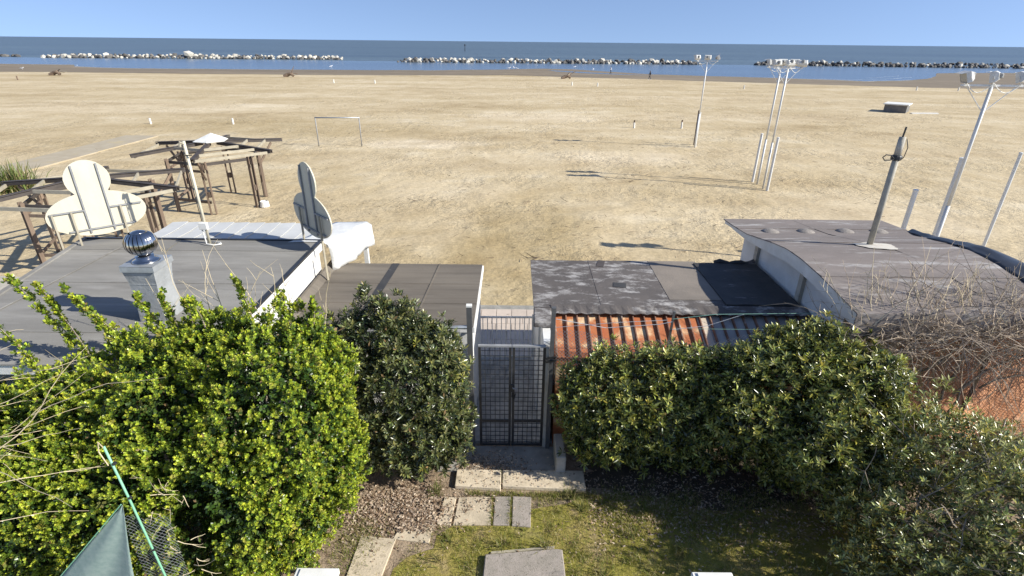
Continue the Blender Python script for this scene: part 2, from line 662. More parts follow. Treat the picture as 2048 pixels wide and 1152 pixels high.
def dampness(x, y):
    d = 0.0
    for (cx_, cy_, rx, ry, k) in ((.4, 19.5, 2.7, 7.0, -.18), (-5.5, 15.5, 4.5, 4.0, -.11), (-7.0, 40.5, 4.5, 2.0, .20), (2.5, 57, 7, 4, .16), (7.5, 36, 5, 2.4, .15),
                                  (16, 24, 5, 4, .10), (-20, 48, 14, 5, -.10), (-42, 62, 18, 6, .10), (-14, 30, 6, 3, -.08), (22, 58, 12, 4, .08), (-3, 27, 3.5, 2.5, .10)):
        n_ = mnoise.noise((x * .45, y * .3, cx_))
        q = ((x - cx_) / rx) ** 2 + ((y - cy_) / ry) ** 2 + n_ * .55
        d += k * max(0.0, min(1.0, 1.35 - q))
    d += .07 * mnoise.noise((x * .03, y * .22, 4.4)) + .05 * mnoise.noise((x * .9, y * .9, 2.2))
    return d


damp.data.foreach_set('value', [dampness(v[0], v[1]) for v in vs])

wx = sorted(set([float(v) for v in np.linspace(-400, -180, 30)] + [float(v) for v in np.linspace(-180, 180, 320)] + [float(v) for v in np.linspace(180, 400, 30)]))
vs = []
for x in wx:
    a, b_ = wete(x), shore(x) + .3
    for k in range(5):
        vs.append((x, a + (b_ - a) * k / 4, .004 if k else .0045))
fs = [(i * 5 + k, (i + 1) * 5 + k, (i + 1) * 5 + k + 1, i * 5 + k + 1) for i in range(len(wx) - 1) for k in range(4)]
struct(mesh_obj('wet_sand', vs, fs, m_wet))
struct(sheet('tide_pool', [(9, 158), (14, 153), (20, 147), (27, 141), (33, 137), (24, 139.5), (17, 144), (11, 151)], .009, m_calm))

struct(sheet('sea', [(-60000, 100), (60000, 100), (60000, 70000), (-60000, 70000)], -.06, m_sea))
calm = [(-420, 99), (420, 99)] + [(x, 214 + 5 * mnoise.noise((x * .03, 2, 2))) for x in np.linspace(420, -420, 120)]
struct(sheet('calm_water', calm, -.03, m_calm))
# ripple of foam at the right of the shoreline
foam = MB()
for (x0, x1, dy, wd) in ((58, 90, 1.0, .7), (-175, -118, 1.2, .5), (-118, -60, .8, .4), (70, 98, 6, .5), (84, 99, 11, .4)):
    xx = np.linspace(x0, x1, 40)
    for i in range(39):
        a0, a1 = shore(xx[i]) + dy, shore(xx[i + 1]) + dy
        w0 = wd * (.4 + .6 * abs(mnoise.noise((xx[i] * .3, dy, 1))))
        foam.add([(xx[i], a0, -.02), (xx[i + 1], a1, -.02), (xx[i + 1], a1 + w0, -.02), (xx[i], a0 + w0, -.02)], [(0, 1, 2, 3)])
m_foam = M('foam', (.62, .66, .72), (.45, .52, .62), 1.5, .8)
B(foam, 'foam', m_foam, kind='stuff')

# ground on the near side of the buildings
struct(sheet('garden_ground', [(-16, -3), (16, -3), (16, 12), (-16, 12)], .0, m_soil))
lp = []
for i in range(60):
    t = 2 * math.pi * i / 60
    rr = 1 + .12 * mnoise.noise((math.cos(t) * 3, math.sin(t) * 3, 5)) + .05 * mnoise.noise((math.cos(t) * 9, math.sin(t) * 9, 5))
    lp.append((2.55 + 4.2 * rr * math.cos(t), 4.9 + 1.98 * rr * math.sin(t)))
struct(sheet('lawn', lp, .004, m_lawn))
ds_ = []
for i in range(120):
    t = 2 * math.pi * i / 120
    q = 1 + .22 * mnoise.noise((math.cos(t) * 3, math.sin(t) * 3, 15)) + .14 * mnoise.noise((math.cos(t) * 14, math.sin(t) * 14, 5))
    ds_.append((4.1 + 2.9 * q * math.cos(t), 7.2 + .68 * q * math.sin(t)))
m_soilshade = M('painted soil shade', (.045, .035, .024), (.085, .065, .04), 3, .95, bump=.6, bscale=30, c3=(.16, .12, .075), s3=9, lo3=.58, hi3=.7)
struct(sheet('painted_shade', ds_, .008, m_soilshade))  # near-black sheet that paints the shade under the right bushes onto the soil
struct(sheet('side_paving', [(-40, 8.6), (-9.6, 8.6), (-9.9, 15.0), (-40, 17.5)], .05, m_conc))
struct(B(MB().hexa([(-30.1, 22, -.05), (-27.7, 22, -.05), (-27.86, 42.7, -.05), (-30.4, 42.8, -.05),
                    (-30.1, 22, .06), (-27.7, 22, .06), (-27.86, 42.7, .06), (-30.4, 42.8, .06)]), 'beach_path', M('sandy concrete', (.42, .36, .26), (.36, .30, .21), 1.2, .9, c3=(.44, .36, .22), s3=.6)))

# ------------------------------------------------------------------ breakwaters
def rock_mesh(name, m, seed, sub=2):
    bm = bmesh.new()
    bmesh.ops.create_icosphere(bm, subdivisions=sub, radius=1)
    for v in bm.verts:
        n = mnoise.noise_vector(v.co * 1.1 + Vector((seed * 3.7, 0, 0)))
        v.co = Vector((round(v.co.x * 1.6) / 1.6 * .35 + v.co.x * .65, round(v.co.y * 1.6) / 1.6 * .35 + v.co.y * .65,
                       round(v.co.z * 1.6) / 1.6 * .35 + v.co.z * .65)) + n * .28
    me = bpy.data.meshes.new(name)
    bm.to_mesh(me)
    bm.free()
    me.materials.append(m)
    return me


rp = [rock_mesh('rock', m_rock, i, 1) for i in range(4)]
rd = [rock_mesh('rock', m_rockd, i + 9, 1) for i in range(4)]


def breakwater(label, p0, p1, pale, n, hmax):
    root = thing('breakwater', label, 'breakwater', ((p0[0] + p1[0]) / 2, (p0[1] + p1[1]) / 2, -.5), 'rock breakwaters standing off the beach')
    d = Vector((p1[0] - p0[0], p1[1] - p0[1], 0))
    rr = random.Random(n + int(pale * 100))
    for i in range(n):
        row = i % 3
        t = (i + rr.uniform(-1.5, 2.5)) / n
        t = min(.999, max(.001, t))
        endk = min(1, min(t, 1 - t) * 14 + .35)
        s = rr.choice((.45, .6, .7, .85, 1.1)) * rr.uniform(.75, 1.1)
        zc = (.25, .75, 1.35)[row] * endk * hmax * rr.uniform(.75, 1.15)
        off = (-1.5, -.5, .5)[row] + rr.uniform(-.4, .4)
        isp = rr.random() < (pale * (.5, 1.0, 1.15)[row])
        me = rr.choice(rp if isp else rd)
        piece('rock', me, root, (p0[0] + d.x * t, p0[1] + d.y * t + off, zc),
              (rr.uniform(-.4, .4), rr.uniform(-.4, .4), rr.uniform(0, 6)), (s * rr.uniform(.9, 1.5), s * rr.uniform(.8, 1.2), s * rr.uniform(.55, .85)))
    return root


b1 = breakwater('low breakwater of pale sunlit rocks at the left of the sea', (-174.5, 215.5), (-68, 228), .62, 270, .72)
piece('rock', rp[1], b1, (-124, 221, 1.5), (.2, .1, 1), (2.2, 1.6, 1.1))
breakwater('low breakwater of mixed pale and dark rocks in the middle of the sea', (-41.8, 207.5), (69, 214), .40, 270, .72)
breakwater('low breakwater of mostly dark rocks running out of frame at right', (88.5, 214.5), (205, 207), .22, 280, .8)
t_ = thing('rock_spit', 'dark rock tip in the water at the left edge of the picture', 'rocks', (-200, 222, 0))
for i in range(7):
    piece('rock', rd[i % 4], t_, (-204 + i * 2.2, 222 + (i % 2), .1), (0, 0, i), (1.6, 1.2, .7))
mk = thing('sea_marker', 'thin dark pole standing in the sea behind the middle breakwater', 'marker pole', (-36.8, 433, 0))
B(MB().tube([(-36.8, 433, -1), (-36.8, 433, 3.9)], .2, 8), 'pole', m_black, mk)
B(MB().lathe((-36.8, 433, 3.9), [(.2, 0), (.55, .1), (.55, .8), (.1, 1.0)], 8), 'top_mark', m_black, mk)

# ------------------------------------------------------------------ left big building
roofL = 3.1
bl = thing('bathing_house', 'flat roofed beach building with large grey felt roof at left', 'building', (-6.6, 8.5, 0))
w = MB()
w.hexa([(-8.0, 6.75, 0), (-4.12, 6.75, 0), (-4.12, 10.6, 0), (-9.0, 10.6, 0), (-8.0, 6.75, 2.92), (-4.12, 6.75, 2.92), (-4.12, 10.6, 2.92), (-9.0, 10.6, 2.92)])
B(w, 'wall', m_wallw, bl)


def lx(y):  # left roof edge
    return -9.12 + (10.72 - y) * .215


slab = MB().hexa([(lx(5.9), 5.9, 2.92), (-4.05, 5.9, 2.92), (-4.05, 10.72, 2.92), (lx(10.72), 10.72, 2.92),
                  (lx(5.9), 5.9, 3.08), (-4.05, 5.9, 3.08), (-4.05, 10.72, 3.08), (lx(10.72), 10.72, 3.08)])
B(slab, 'roof', m_wallw, bl, bevel=.01)
ys = [5.9, 6.75, 7.62, 8.5, 9.38, 10.1, 10.72]
for i in range(6):
    a, b_ = ys[i] - .02, ys[i + 1] + .05
    z0 = 3.081 + .004 * (i % 2)
    mb = MB()
    z1 = z0 + .014
    b_ = min(b_, 10.74)
    mb.hexa([(lx(a) - .02, a, z0), (-4.12, a, z0), (-4.12, b_, z0 - .002), (lx(b_) - .02, b_, z0 - .002),
             (lx(a) - .02, a, z1 + .006), (-4.12, a, z1 + .006), (-4.12, b_, z1), (lx(b_) - .02, b_, z1)])
    B(mb, 'felt_strip', m_roofL, bl)
B(MB().bar((-8.05, 5.9, 3.118), (-8.0, 10.7, 3.118), .035, .008), 'felt_seam', m_roofL, bl)
# dark edge strip along the right side and raised lip
B(MB().box(-4.13, -4.06, 5.9, 10.72, 3.085, 3.125), 'edge_trim', m_dark, bl)
B(MB().box(-9.15, -4.06, 10.70, 10.76, 3.06, 3.125), 'edge_trim', m_dark, bl)
for i in range(8):
    y0, y1 = 5.9 + i * .6, 5.9 + (i + 1) * .6
    B(MB().hexa([(lx(y0) - .05, y0, 3.05), (lx(y0) + .04, y0, 3.05), (lx(y1) + .04, y1, 3.05), (lx(y1) - .05, y1, 3.05),
                 (lx(y0) - .05, y0, 3.125), (lx(y0) + .04, y0, 3.125), (lx(y1) + .04, y1, 3.125), (lx(y1) - .05, y1, 3.125)]), 'edge_trim', m_roofL, bl)

# ------------------------------------------------------------------ left small building
bs = thing('kiosk_annex', 'small lower building with brown felt roof left of the passage', 'building', (-2.4, 9.7, 0))
B(MB().box(-4.0, -.72, 8.35, 10.95, 0, 2.32), 'wall', m_wallw, bs)
B(MB().box(-4.02, -.64, 8.2, 11.05, 2.32, 2.44), 'roof', m_wallw, bs, bevel=.012)
for i, (a, b_) in enumerate(((8.18, 9.1), (9.08, 10.0), (9.98, 11.06))):
    B(MB().hexa([(-4.02, a, 2.441), (-.67, a, 2.441), (-.67, b_, 2.441), (-4.02, b_, 2.441),
                 (-4.02, a, 2.462), (-.67, a, 2.462), (-.67, b_, 2.456), (-4.02, b_, 2.456)]), 'felt_strip', m_roofS, bs)
B(MB().bar((-1.75, 8.2, 2.466), (-1.62, 11.05, 2.466), .03, .01), 'felt_seam', m_roofS, bs)
B(MB().bar((-2.72, 8.2, 2.464), (-2.6, 11.05, 2.464), .16, .006), 'felt_seam', m_roofD, bs)
up = MB()  # felt upstand against the higher wall
up.hexa([(-4.03, 8.2, 2.46), (-3.86, 8.2, 2.46), (-3.86, 11.0, 2.46), (-4.03, 11.0, 2.46),
         (-4.03, 8.2, 2.56), (-3.98, 8.2, 2.56), (-3.98, 11.0, 2.56), (-4.03, 11.0, 2.56)])
B(up, 'upstand', m_roofS, bs)
B(MB().bar((-3.2, 8.15, 2.35), (-.9, 8.15, 2.35), .06, .07), 'gutter', m_steel, bs)

# ------------------------------------------------------------------ white awning between roof and beach
aw = thing('awning', 'white canvas awning with draped tarpaulin end beyond the grey roof', 'awning', (-5.8, 11.4, 0))
ax = np.linspace(-8.05, -4.05, 12)
for i in range(11):
    x0, x1 = ax[i], ax[i + 1] + .02
    nv = []
    for j in range(5):
        y = 10.78 + (12.05 - 10.78) * j / 4
        nv += [(x0 + .01 * (y - 10.8), y, 3.05 - .03 * math.sin(j * .8)), (x1, y, 3.05 - .03 * math.sin(j * .8) + .02)]
    fc = [(2 * j, 2 * j + 1, 2 * j + 3, 2 * j + 2) for j in range(4)]
    mb = MB().add(nv, fc)
    o = B(mb, 'canvas_strip', m_awn, aw)
    sm = o.modifiers.new('thick', 'SOLIDIFY')
    sm.thickness = .008
# draped tarp at the right end
dv, NJ, NI = [], 15, 13
for j in range(NJ):
    for i in range(NI):
        s = i / (NI - 1)
        y = 10.62 + 1.45 * s
        dl = .66 - .16 * s + .03 * math.sin(s * 14)
        xe = -4.0 + .58 * s ** .6
        t = j / (NJ - 1)
        over = .75
        L_ = t * (over + dl)
        if L_ < over:
            x, z = xe - over + L_ + .0, 3.10 + .015 * math.sin(s * 17 + t * 4)
        else:
            x, z = xe + .10 * math.sin((t - .3) * 2) + .06 * math.sin(s * 13 + t * 3) * t, 3.10 - (L_ - over)
        dv.append((x + .03 * math.sin(s * 23) * t, y, z))
df = [(j * NI + i, j * NI + i + 1, (j + 1) * NI + i + 1, (j + 1) * NI + i) for j in range(NJ - 1) for i in range(NI - 1)]
o = mesh_obj('tarpaulin', dv, df, m_tarpw, aw, smooth=True)
sm = o.modifiers.new('thick', 'SOLIDIFY')
sm.thickness = .006
for (x, y) in ((-3.50, 11.93), (-8.0, 12.0), (-5.8, 12.02)):
    B(MB().bar((x, y, 0), (x, y, 3.0), .1, .1), 'post', m_white, aw)
B(MB().bar((-8.0, 12.0, 2.98), (-3.56, 12.0, 2.98), .08, .1), 'beam', m_white, aw)
B(MB().bar((-3.98, 10.75, 2.98), (-3.60, 11.95, 2.98), .06, .08), 'beam', m_white, aw)

# ------------------------------------------------------------------ right low building
bm_ = thing('store_building', 'low building with peeling dark felt roof right of the passage', 'building', (3, 10, 0))
B(MB().box(.52, 5.42, 9.0, 11.25, 0, 2.32), 'wall', m_wallw, bm_)
rf = MB().hexa([(.42, 8.98, 2.32), (5.5, 8.98, 2.32), (5.5, 11.35, 2.32), (.42, 11.35, 2.32), (.42, 8.98, 2.44), (5.5, 8.98, 2.44), (5.5, 11.35, 2.44), (.42, 11.35, 2.44)])
B(rf, 'roof', m_conc, bm_, bevel=.012)
B(MB().hexa([(.40, 8.45, 2.30), (.74, 8.45, 2.30), (.74, 8.97, 2.32), (.41, 8.97, 2.32), (.40, 8.45, 2.43), (.74, 8.45, 2.43), (.74, 8.97, 2.46), (.41, 8.97, 2.46)]),
  'roof_corner', m_roofM, bm_, bevel=.02)
B(MB().box(.56, .70, 8.0, 8.99, 0, 2.29), 'wall', m_wallw, bm_)


def feltpanel(name, m, x0, x1, y0, y1, z, th=.012, sk=0.0, wav=0.0):
    n = 8
    v, f = [], []
    for zz in (0, th):
        for j in range(n + 1):
            for i in range(n + 1):
                x = x0 + (x1 - x0) * i / n + sk * (j / n)
                y = y0 + (y1 - y0) * j / n
                e = wav * mnoise.noise((x * 2.1, y * 2.1, z * 9)) if zz else 0
                v.append((x, y, z + zz + abs(e)))
    q = (n + 1) ** 2
    for j in range(n):
        for i in range(n):
            a = j * (n + 1) + i
            f.append((q + a, q + a + 1, q + a + n + 2, q + a + n + 1))
    ring = [i for i in range(n + 1)] + [j * (n + 1) + n for j in range(1, n + 1)] + [n * (n + 1) + i for i in range(n - 1, -1, -1)] + [j * (n + 1) for j in range(n - 1, 0, -1)]
    for k in range(len(ring)):
        a, b = ring[k], ring[(k + 1) % len(ring)]
        f.append((a, b, q + b, q + a))
    return mesh_obj(name, v, f, m, bm_, smooth=False)


feltpanel('felt_panel', m_roofM, .42, 1.75, 8.98, 11.37, 2.441, .010, wav=.006)
feltpanel('felt_panel', m_roofM, 1.70, 3.12, 8.98, 11.37, 2.444, .012, .03, wav=.008)
feltpanel('felt_panel', m_roofP, 3.08, 4.16, 9.35, 11.36, 2.447, .016, .02, wav=.006)
feltpanel('felt_panel', m_roofM, 3.10, 4.30, 8.98, 9.42, 2.443, .012, wav=.006)
feltpanel('felt_panel', m_roofD, 4.10, 5.5, 9.1, 11.2, 2.450, .035, wav=.03)
cu = MB()  # rolled up edge of the black felt
for k in range(9):
    pass
pts = [(4.6 + .9 * k / 8, 11.24 + .03 * math.sin(k), 2.49 + .03 * math.sin(k * 1.7)) for k in range(9)]
cu.tube(pts, .055, 8)
B(cu, 'felt_roll', m_roofD, bm_, smooth=True)
B(MB().bar((1.95, 11.0, 2.463), (2.05, 11.36, 2.463), .16, .006), 'felt_patch', m_woodd, bm_)
B(MB().bar((2.20, 9.9, 2.463), (2.24, 10.12, 2.463), .26, .006), 'felt_patch', m_roofD, bm_)
# hip of the felt that laps over the corrugated sheets
fl = MB()
n = 44
top, bot = [], []
for i in range(n + 1):
    x = .74 + (5.62 - .74) * i / n
    top.append((x, 9.06, 2.475))
    bot.append((x, 8.80 + .02 * mnoise.noise((x * 3, 0, 0)), 2.40 + (.035 if (i % 2) else .012)))
fl.add(top + bot, [(i, n + 1 + i, n + 2 + i, i + 1) for i in range(n)])
o = B(fl, 'felt_flashing', m_roofM, bm_)
o.modifiers.new('thick', 'SOLIDIFY').thickness = .012

# ------------------------------------------------------------------ rusty ribbed lean-to
lt = thing('lean_to', 'rusty orange ribbed metal lean-to against the low dark roof', 'shed', (3, 8.4, 0))


def ribbed(x0, x1, m, rib_m, label=None):
    p0, p1 = Vector((0, 9.0, 2.39)), Vector((0, 7.98, 1.98))
    o = B(MB().hexa([(x0, p1.y, p1.z - .012), (x1, p1.y, p1.z - .012), (x1, p0.y, p0.z - .012), (x0, p0.y, p0.z - .012),
                     (x0, p1.y, p1.z), (x1, p1.y, p1.z), (x1, p0.y, p0.z), (x0, p0.y, p0.z)]), 'metal_sheet', m, lt, label=label)
    x = x0 + .045
    while x < x1 - .02:
        mb = MB()
        a, h, t = .021, .050, .010
        mb.hexa([(x - a, p1.y, p1.z + .001), (x + a, p1.y, p1.z + .001), (x + a, p0.y - .03, p0.z - .01), (x - a, p0.y - .03, p0.z - .01),
                 (x - t, p1.y, p1.z + h), (x + t, p1.y, p1.z + h), (x + t, p0.y - .03, p0.z + h - .012), (x - t, p0.y - .03, p0.z + h - .012)])
        B(mb, 'rib', rib_m, o)
        x += .208
    return o


m_ribr = M('rusty rib', (.17, .075, .042), (.26, .14, .09), 6, .7, c3=(.40, .36, .31), s3=4, lo3=.56, hi3=.7)
ribbed(.76, 1.80, m_rust, m_ribr)
ribbed(1.805, 2.84, m_rust, m_ribr)
ribbed(2.845, 3.46, m_rust, m_ribr)
ribbed(3.465, 3.66, m_bead, m_ribr, 'pale unpainted metal sheet')
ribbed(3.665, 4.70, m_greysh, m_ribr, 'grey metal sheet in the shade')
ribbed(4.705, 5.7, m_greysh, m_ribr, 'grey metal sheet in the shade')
B(MB().box(.80, 5.6, 8.02, 8.06, 0, 1.95), 'front_panel', m_rust, lt)
B(MB().box(.80, .84, 8.07, 8.97, 0, 2.0), 'side_panel', m_rust, lt)

# ------------------------------------------------------------------ right tall building with the wavy roof
br = thing('beach_restaurant', 'taller white building with curved mauve felt roof at right', 'building', (7.4, 10, 0))
PROF = [(12.85, 2.98), (12.2, 3.02), (11.5, 3.08), (10.9, 3.19), (10.3, 3.31), (9.7, 3.40), (9.1, 3.41), (8.4, 3.37), (7.75, 3.30), (7.3, 3.24)]
PY, PZ = [p[0] for p in PROF][::-1], [p[1] for p in PROF][::-1]


def rz(y):
    return float(np.interp(y, PY, PZ))


yy_ = np.linspace(7.3, 12.85, 28)
wl = MB()
X0, X1 = 5.6, 9.1
pl = [(X0, 7.95, 0)] + [(X0, 12.2, 0)] + [(X0, y, rz(y) - .14) for y in np.linspace(12.2, 7.95, 14)]
wl.prism(pl, (X1 - X0, 0, 0))
B(wl, 'wall', m_wallw, br)
# fascia / roof shell thick in the middle, thin at the tip
rl = MB()
tp = [(5.33, y, rz(y)) for y in yy_]
bt = [(5.33, y, rz(y) - (.07 + .17 * min(1, max(0, (12.4 - y) / 2.2)))) for y in yy_]
rl.prism(tp[::-1] + bt, (9.27 - 5.33, 0, 0))
B(rl, 'roof', m_white, br)
ysr = [7.29, 8.4, 9.45, 10.35, 11.2, 12.0, 12.88]
for i in range(6):
    a, b_ = ysr[i], ysr[i + 1] + .04
    v = []
    for j in range(7):
        y = a + (b_ - a) * j / 6
        lift = .006 + .006 * (i % 2) + (.006 if j == 0 else 0)
        v += [(5.31, y, rz(y) + .002), (9.29, y, rz(y) + .002), (5.31, y, rz(y) + .012 + lift), (9.29, y, rz(y) + .012 + lift)]
    f = []
    for j in range(6):
        p = j * 4
        f += [(p + 2, p + 3, p + 7, p + 6), (p, p + 2, p + 6, p + 4), (p + 1, p + 5, p + 7, p + 3)]
    f += [(0, 1, 3, 2), (24, 26, 27, 25)]
    mesh_obj('felt_strip', v, f, m_roofR, br)
v = []
for y in np.linspace(7.9, 12.85, 20):
    xx = 7.15 - (y - 12.85) * .12
    v += [(xx - .14, y, rz(y) + .027), (xx + .14, y, rz(y) + .027)]
mesh_obj('felt_seam', v, [(2 * i, 2 * i + 1, 2 * i + 3, 2 * i + 2) for i in range(19)], m_roofR, br)
for (x, lo_, hi_) in ((5.56, 0, 2.95), (5.56, 0, 3.1)):
    pass
for (y) in (11.35, 9.35):
    B(MB().box(5.53, 5.62, y - .07, y + .07, 0, rz(y) - .17), 'pilaster', m_conc, br)
m_dome = M('weathered dome', (.30, .265, .235), (.20, .18, .16), 9, .9, bump=.6)
for (x, y) in ((5.95, 11.72), (6.78, 11.74), (7.72, 11.80), (8.52, 11.82)):
    B(MB().lathe((x, y, rz(y) + .012), [(.20, 0), (.18, .02), (.13, .045), (.07, .065), (.02, .07)], 14), 'roof_vent', m_dome, br, smooth=True)
B(MB().box(5.31, 9.27, 7.275, 7.297, 2.88, rz(7.3) + .016), 'felt_lip', m_roofR, br)
# whitish mortar patch round the mast foot
pm = []
for i in range(22):
    t = 2 * math.pi * i / 22
    r_ = .30 * (1 + .45 * mnoise.noise((math.cos(t) * 1.7, math.sin(t) * 1.7, 3)))
    x, y = 7.22 + r_ * 1.25 * math.cos(t), 10.02 + r_ * math.sin(t)
    pm.append((x, y, rz(y) + .034))
mb = MB().add([(7.22, 10.02, rz(10.02) + .055)] + pm, [(0, 1 + i, 1 + (i + 1) % 22) for i in range(22)])
B(mb, 'mortar_patch', M('mortar', (.62, .58, .50), (.5, .45, .38), 5, .9), br)
# antenna mast on the roof
am = thing('antenna_mast', 'thick grey mast with dark clamp standing on the curved roof', 'mast', (7.14, 10.06, rz(10.06)))
B(MB().tube([(7.14, 10.06, rz(10.06)), (7.14, 10.06, 5.48)], .056, 12), 'pole', m_mast, am, smooth=True)
B(MB().tube([(7.14, 10.06, 5.14), (7.14, 10.06, 5.44)], .060, 12), 'sleeve', m_conc, am, smooth=True)
B(MB().tube([(7.14, 10.06, 5.48), (7.15, 10.06, 5.66)], .016, 6), 'tip', m_black, am)
B(MB().lathe((7.14, 10.06, 5.06), [(.075, 0), (.094, .02), (.094, .07), (.075, .09)], 12), 'clamp', m_black, am)
B(MB().tube([(7.06, 10.0, 5.1), (6.98, 9.98, 5.16), (6.88, 9.98, 5.17), (6.83, 9.98, 5.12), (6.88, 9.98, 5.07), (6.98, 9.99, 5.07), (7.06, 10.0, 5.09)], .011, 5), 'strap', m_black, am)
B(MB().tube([(7.2, 10.02, 5.45), (7.25, 10.0, 5.3), (7.23, 10.0, 5.12), (7.19, 10.0, 5.08)], .008, 5), 'cable', m_black, am)
# black sheet over the right roof edge
tv, NI, NJ = [], 9, 24
for j in range(NJ):
    y = 7.6 + (11.9 - 7.6) * j / (NJ - 1)
    wdt = .10 + .62 * (1 - j / (NJ - 1)) ** .8
    for i in range(NI):
        s = i / (NI - 1)
        x = 9.32 - wdt + (wdt + .16) * s
        z = rz(y) + .035 + .045 * math.sin(min(1, s * 1.15) * math.pi) ** 2 + .04 * mnoise.noise((x * 5, y * 3, 2))
        if s > .85:
            z -= .5 * (s - .85) / .15
        tv.append((x, y, z))
o = mesh_obj('black_sheeting', tv, [(j * NI + i, j * NI + i + 1, (j + 1) * NI + i + 1, (j + 1) * NI + i) for j in range(NJ - 1) for i in range(NI - 1)], m_dark, smooth=True)
o.modifiers.new('thick', 'SOLIDIFY').thickness = .008
tag(o, 'crumpled black sheeting along the right edge of the curved roof', 'sheeting')

# ------------------------------------------------------------------ chimney duct with turbine ventilator
ch = thing('ventilation_duct', 'square silver duct with shiny turbine cowl on the grey roof', 'chimney', (-5.37, 7.25, 3.1))
dk = MB()
cx, cy = -5.40, 7.27


def ring(hw, hd, z, ox=0, oy=0):
    return [(cx - hw + ox, cy - hd + oy, z), (cx + hw + ox, cy - hd + oy, z), (cx + hw + ox, cy + hd + oy, z), (cx - hw + ox, cy + hd + oy, z)]


lev = [ring(.205, .205, 3.1), ring(.20, .20, 3.35, .01), ring(.195, .195, 3.62, -.005), ring(.20, .20, 3.74), ring(.228, .225, 3.93, -.006)]
vv = [p for r in lev for p in r]
ff = [(4 * i + j, 4 * i + (j + 1) % 4, 4 * i + 4 + (j + 1) % 4, 4 * i + 4 + j) for i in range(4) for j in range(4)] + [(16, 17, 18, 19)]
B(MB().add(vv, ff), 'duct', m_duct, ch)
B(MB().box(cx - .203, cx + .203, cy - .203, cy + .203, 3.715, 3.73), 'duct_seam', m_duct, ch)
B(MB().add(ring(.245, .245, 3.93) + ring(.24, .24, 4.01) + ring(.244, .244, 4.02), [(0, 1, 5, 4), (1, 2, 6, 5), (2, 3, 7, 6), (3, 0, 4, 7), (4, 5, 9, 8), (5, 6, 10, 9), (6, 7, 11, 10), (7, 4, 8, 11), (8, 9, 10, 11), (3, 2, 1, 0)]),
  'cap', m_galv, ch)
B(MB().lathe((cx, cy, 4.02), [(.19, 0), (.17, .02), (.12, .05), (.12, .09)], 20), 'collar', m_chrome, ch, smooth=True)
tb = B(MB().lathe((cx, cy, 4.30), [(.09, -.18), (.11, -.15), (.13, -.07), (.13, .04), (.10, .10), (.05, .12)], 20), 'turbine_core', m_black, ch, smooth=True)
for k in range(22):
    a = 2 * math.pi * k / 22
    v = []
    for j in range(9):
        ph = -1.05 + 2.15 * j / 8
        r_ = .205 * math.cos(ph) ** .8 + .012
        z = 4.30 + .175 * math.sin(ph)
        for da, rr2 in ((0, 1.0), (-.20, 1.0), (-.29, .93)):
            v.append((cx + r_ * rr2 * math.cos(a + da), cy + r_ * rr2 * math.sin(a + da), z))
    f = [(3 * j + i, 3 * j + i + 1, 3 * j + i + 4, 3 * j + i + 3) for j in range(8) for i in range(2)]
    o = mesh_obj('fin', v, f, m_chrome, tb, smooth=True)
B(MB().lathe((cx, cy, 4.30 + .15), [(.105, 0), (.095, .015), (.05, .03), (.01, .035)], 20), 'turbine_top', m_chrome, ch, smooth=True)

# ------------------------------------------------------------------ light mast on grey roof
rm = thing('roof_mast', 'slim cream pole with white box and cable loop on the grey roof', 'mast', (-6.34, 10.49, 3.1))
B(MB().tube([(-6.34, 10.49, 3.1), (-6.37, 10.49, 5.2)], .028, 10), 'pole', m_cream, rm, smooth=True)
B(MB().tube([(-6.37, 10.49, 5.14), (-6.43, 10.46, 5.18), (-6.44, 10.45, 5.1)], .03, 6), 'pole_head', m_woodp, rm)
B(MB().bar((-6.38, 10.45, 4.93), (-6.25, 10.45, 4.94), .02, .02), 'bracket', m_black, rm)
B(MB().bar((-6.44, 10.44, 3.50), (-6.27, 10.44, 3.50), .07, .15), 'junction_box', m_white, rm, bevel=.01)
B(MB().tube([(-6.40, 10.44, 3.42), (-6.37, 10.42, 3.22), (-6.33, 10.36, 3.14), (-6.15, 10.32, 3.13), (-6.05, 10.40, 3.13), (-6.1, 10.47, 3.13), (-6.3, 10.52, 3.13)], .014, 6), 'cable', m_white, rm, smooth=True)
B(MB().tube([(-6.37, 10.45, 3.6), (-6.39, 10.45, 4.2), (-6.40, 10.45, 5.1)], .008, 5), 'cable', m_black, rm)

# ------------------------------------------------------------------ clover shaped signs
def sign_outline():
    pts = []
    N = 72
    for i in range(N):
        t = 2 * math.pi * i / N
        d = (math.cos(t), math.sin(t))
        best = 0
        for (cu, cv, a, b) in ((0, .60, .855, .455), (0, 1.30, .385, .385)):
            ou, ov = 0, .80
            for st in range(400):
                r = st * .005
                u, v_ = ou + d[0] * r - cu, ov + d[1] * r - cv
                if (u / a) ** 2 + (v_ / b) ** 2 <= 1:
                    best = max(best, r)
        pts.append((d[0] * best, .80 + d[1] * best))
    return pts


OUT = sign_outline()


def clover_sign(label, origin, ang, legs):
    """board seen from the back; u runs along ang, v is up, n points to the viewer's side"""
    o = Vector(origin)
    d = Vector((math.cos(ang), math.sin(ang), 0))
    n = Vector((d.y, -d.x, 0))
    root = thing('clover_sign', label, 'sign', origin, 'clover shaped signs on the roof corner')
    P = lambda u, v_, k=0.0: o + d * u + Vector((0, 0, v_)) + n * k
    B(MB().prism([P(u, v_, -.012) for (u, v_) in OUT], n * .024), 'board', m_cream, root)
    for u in (-.205, .205):
        B(MB().bar(P(u, .22, .03), P(u, 1.6, .03), .03, .03, up=n), 'upright_bar', m_steel, root)
    for (u0, u1, v_) in ((-.78, -.215, .70), (.215, .78, .70), (-.55, .60, .30)):
        B(MB().bar(P(u0, v_, .035), P(u1, v_, .035), .028, .028, up=n), 'cross_bar', m_steel, root)
    for (u, v0) in legs:
        B(MB().bar(P(u, v0, .06), P(u, .70, .06), .034, .034, up=n), 'leg', m_woodp, root)
    return root


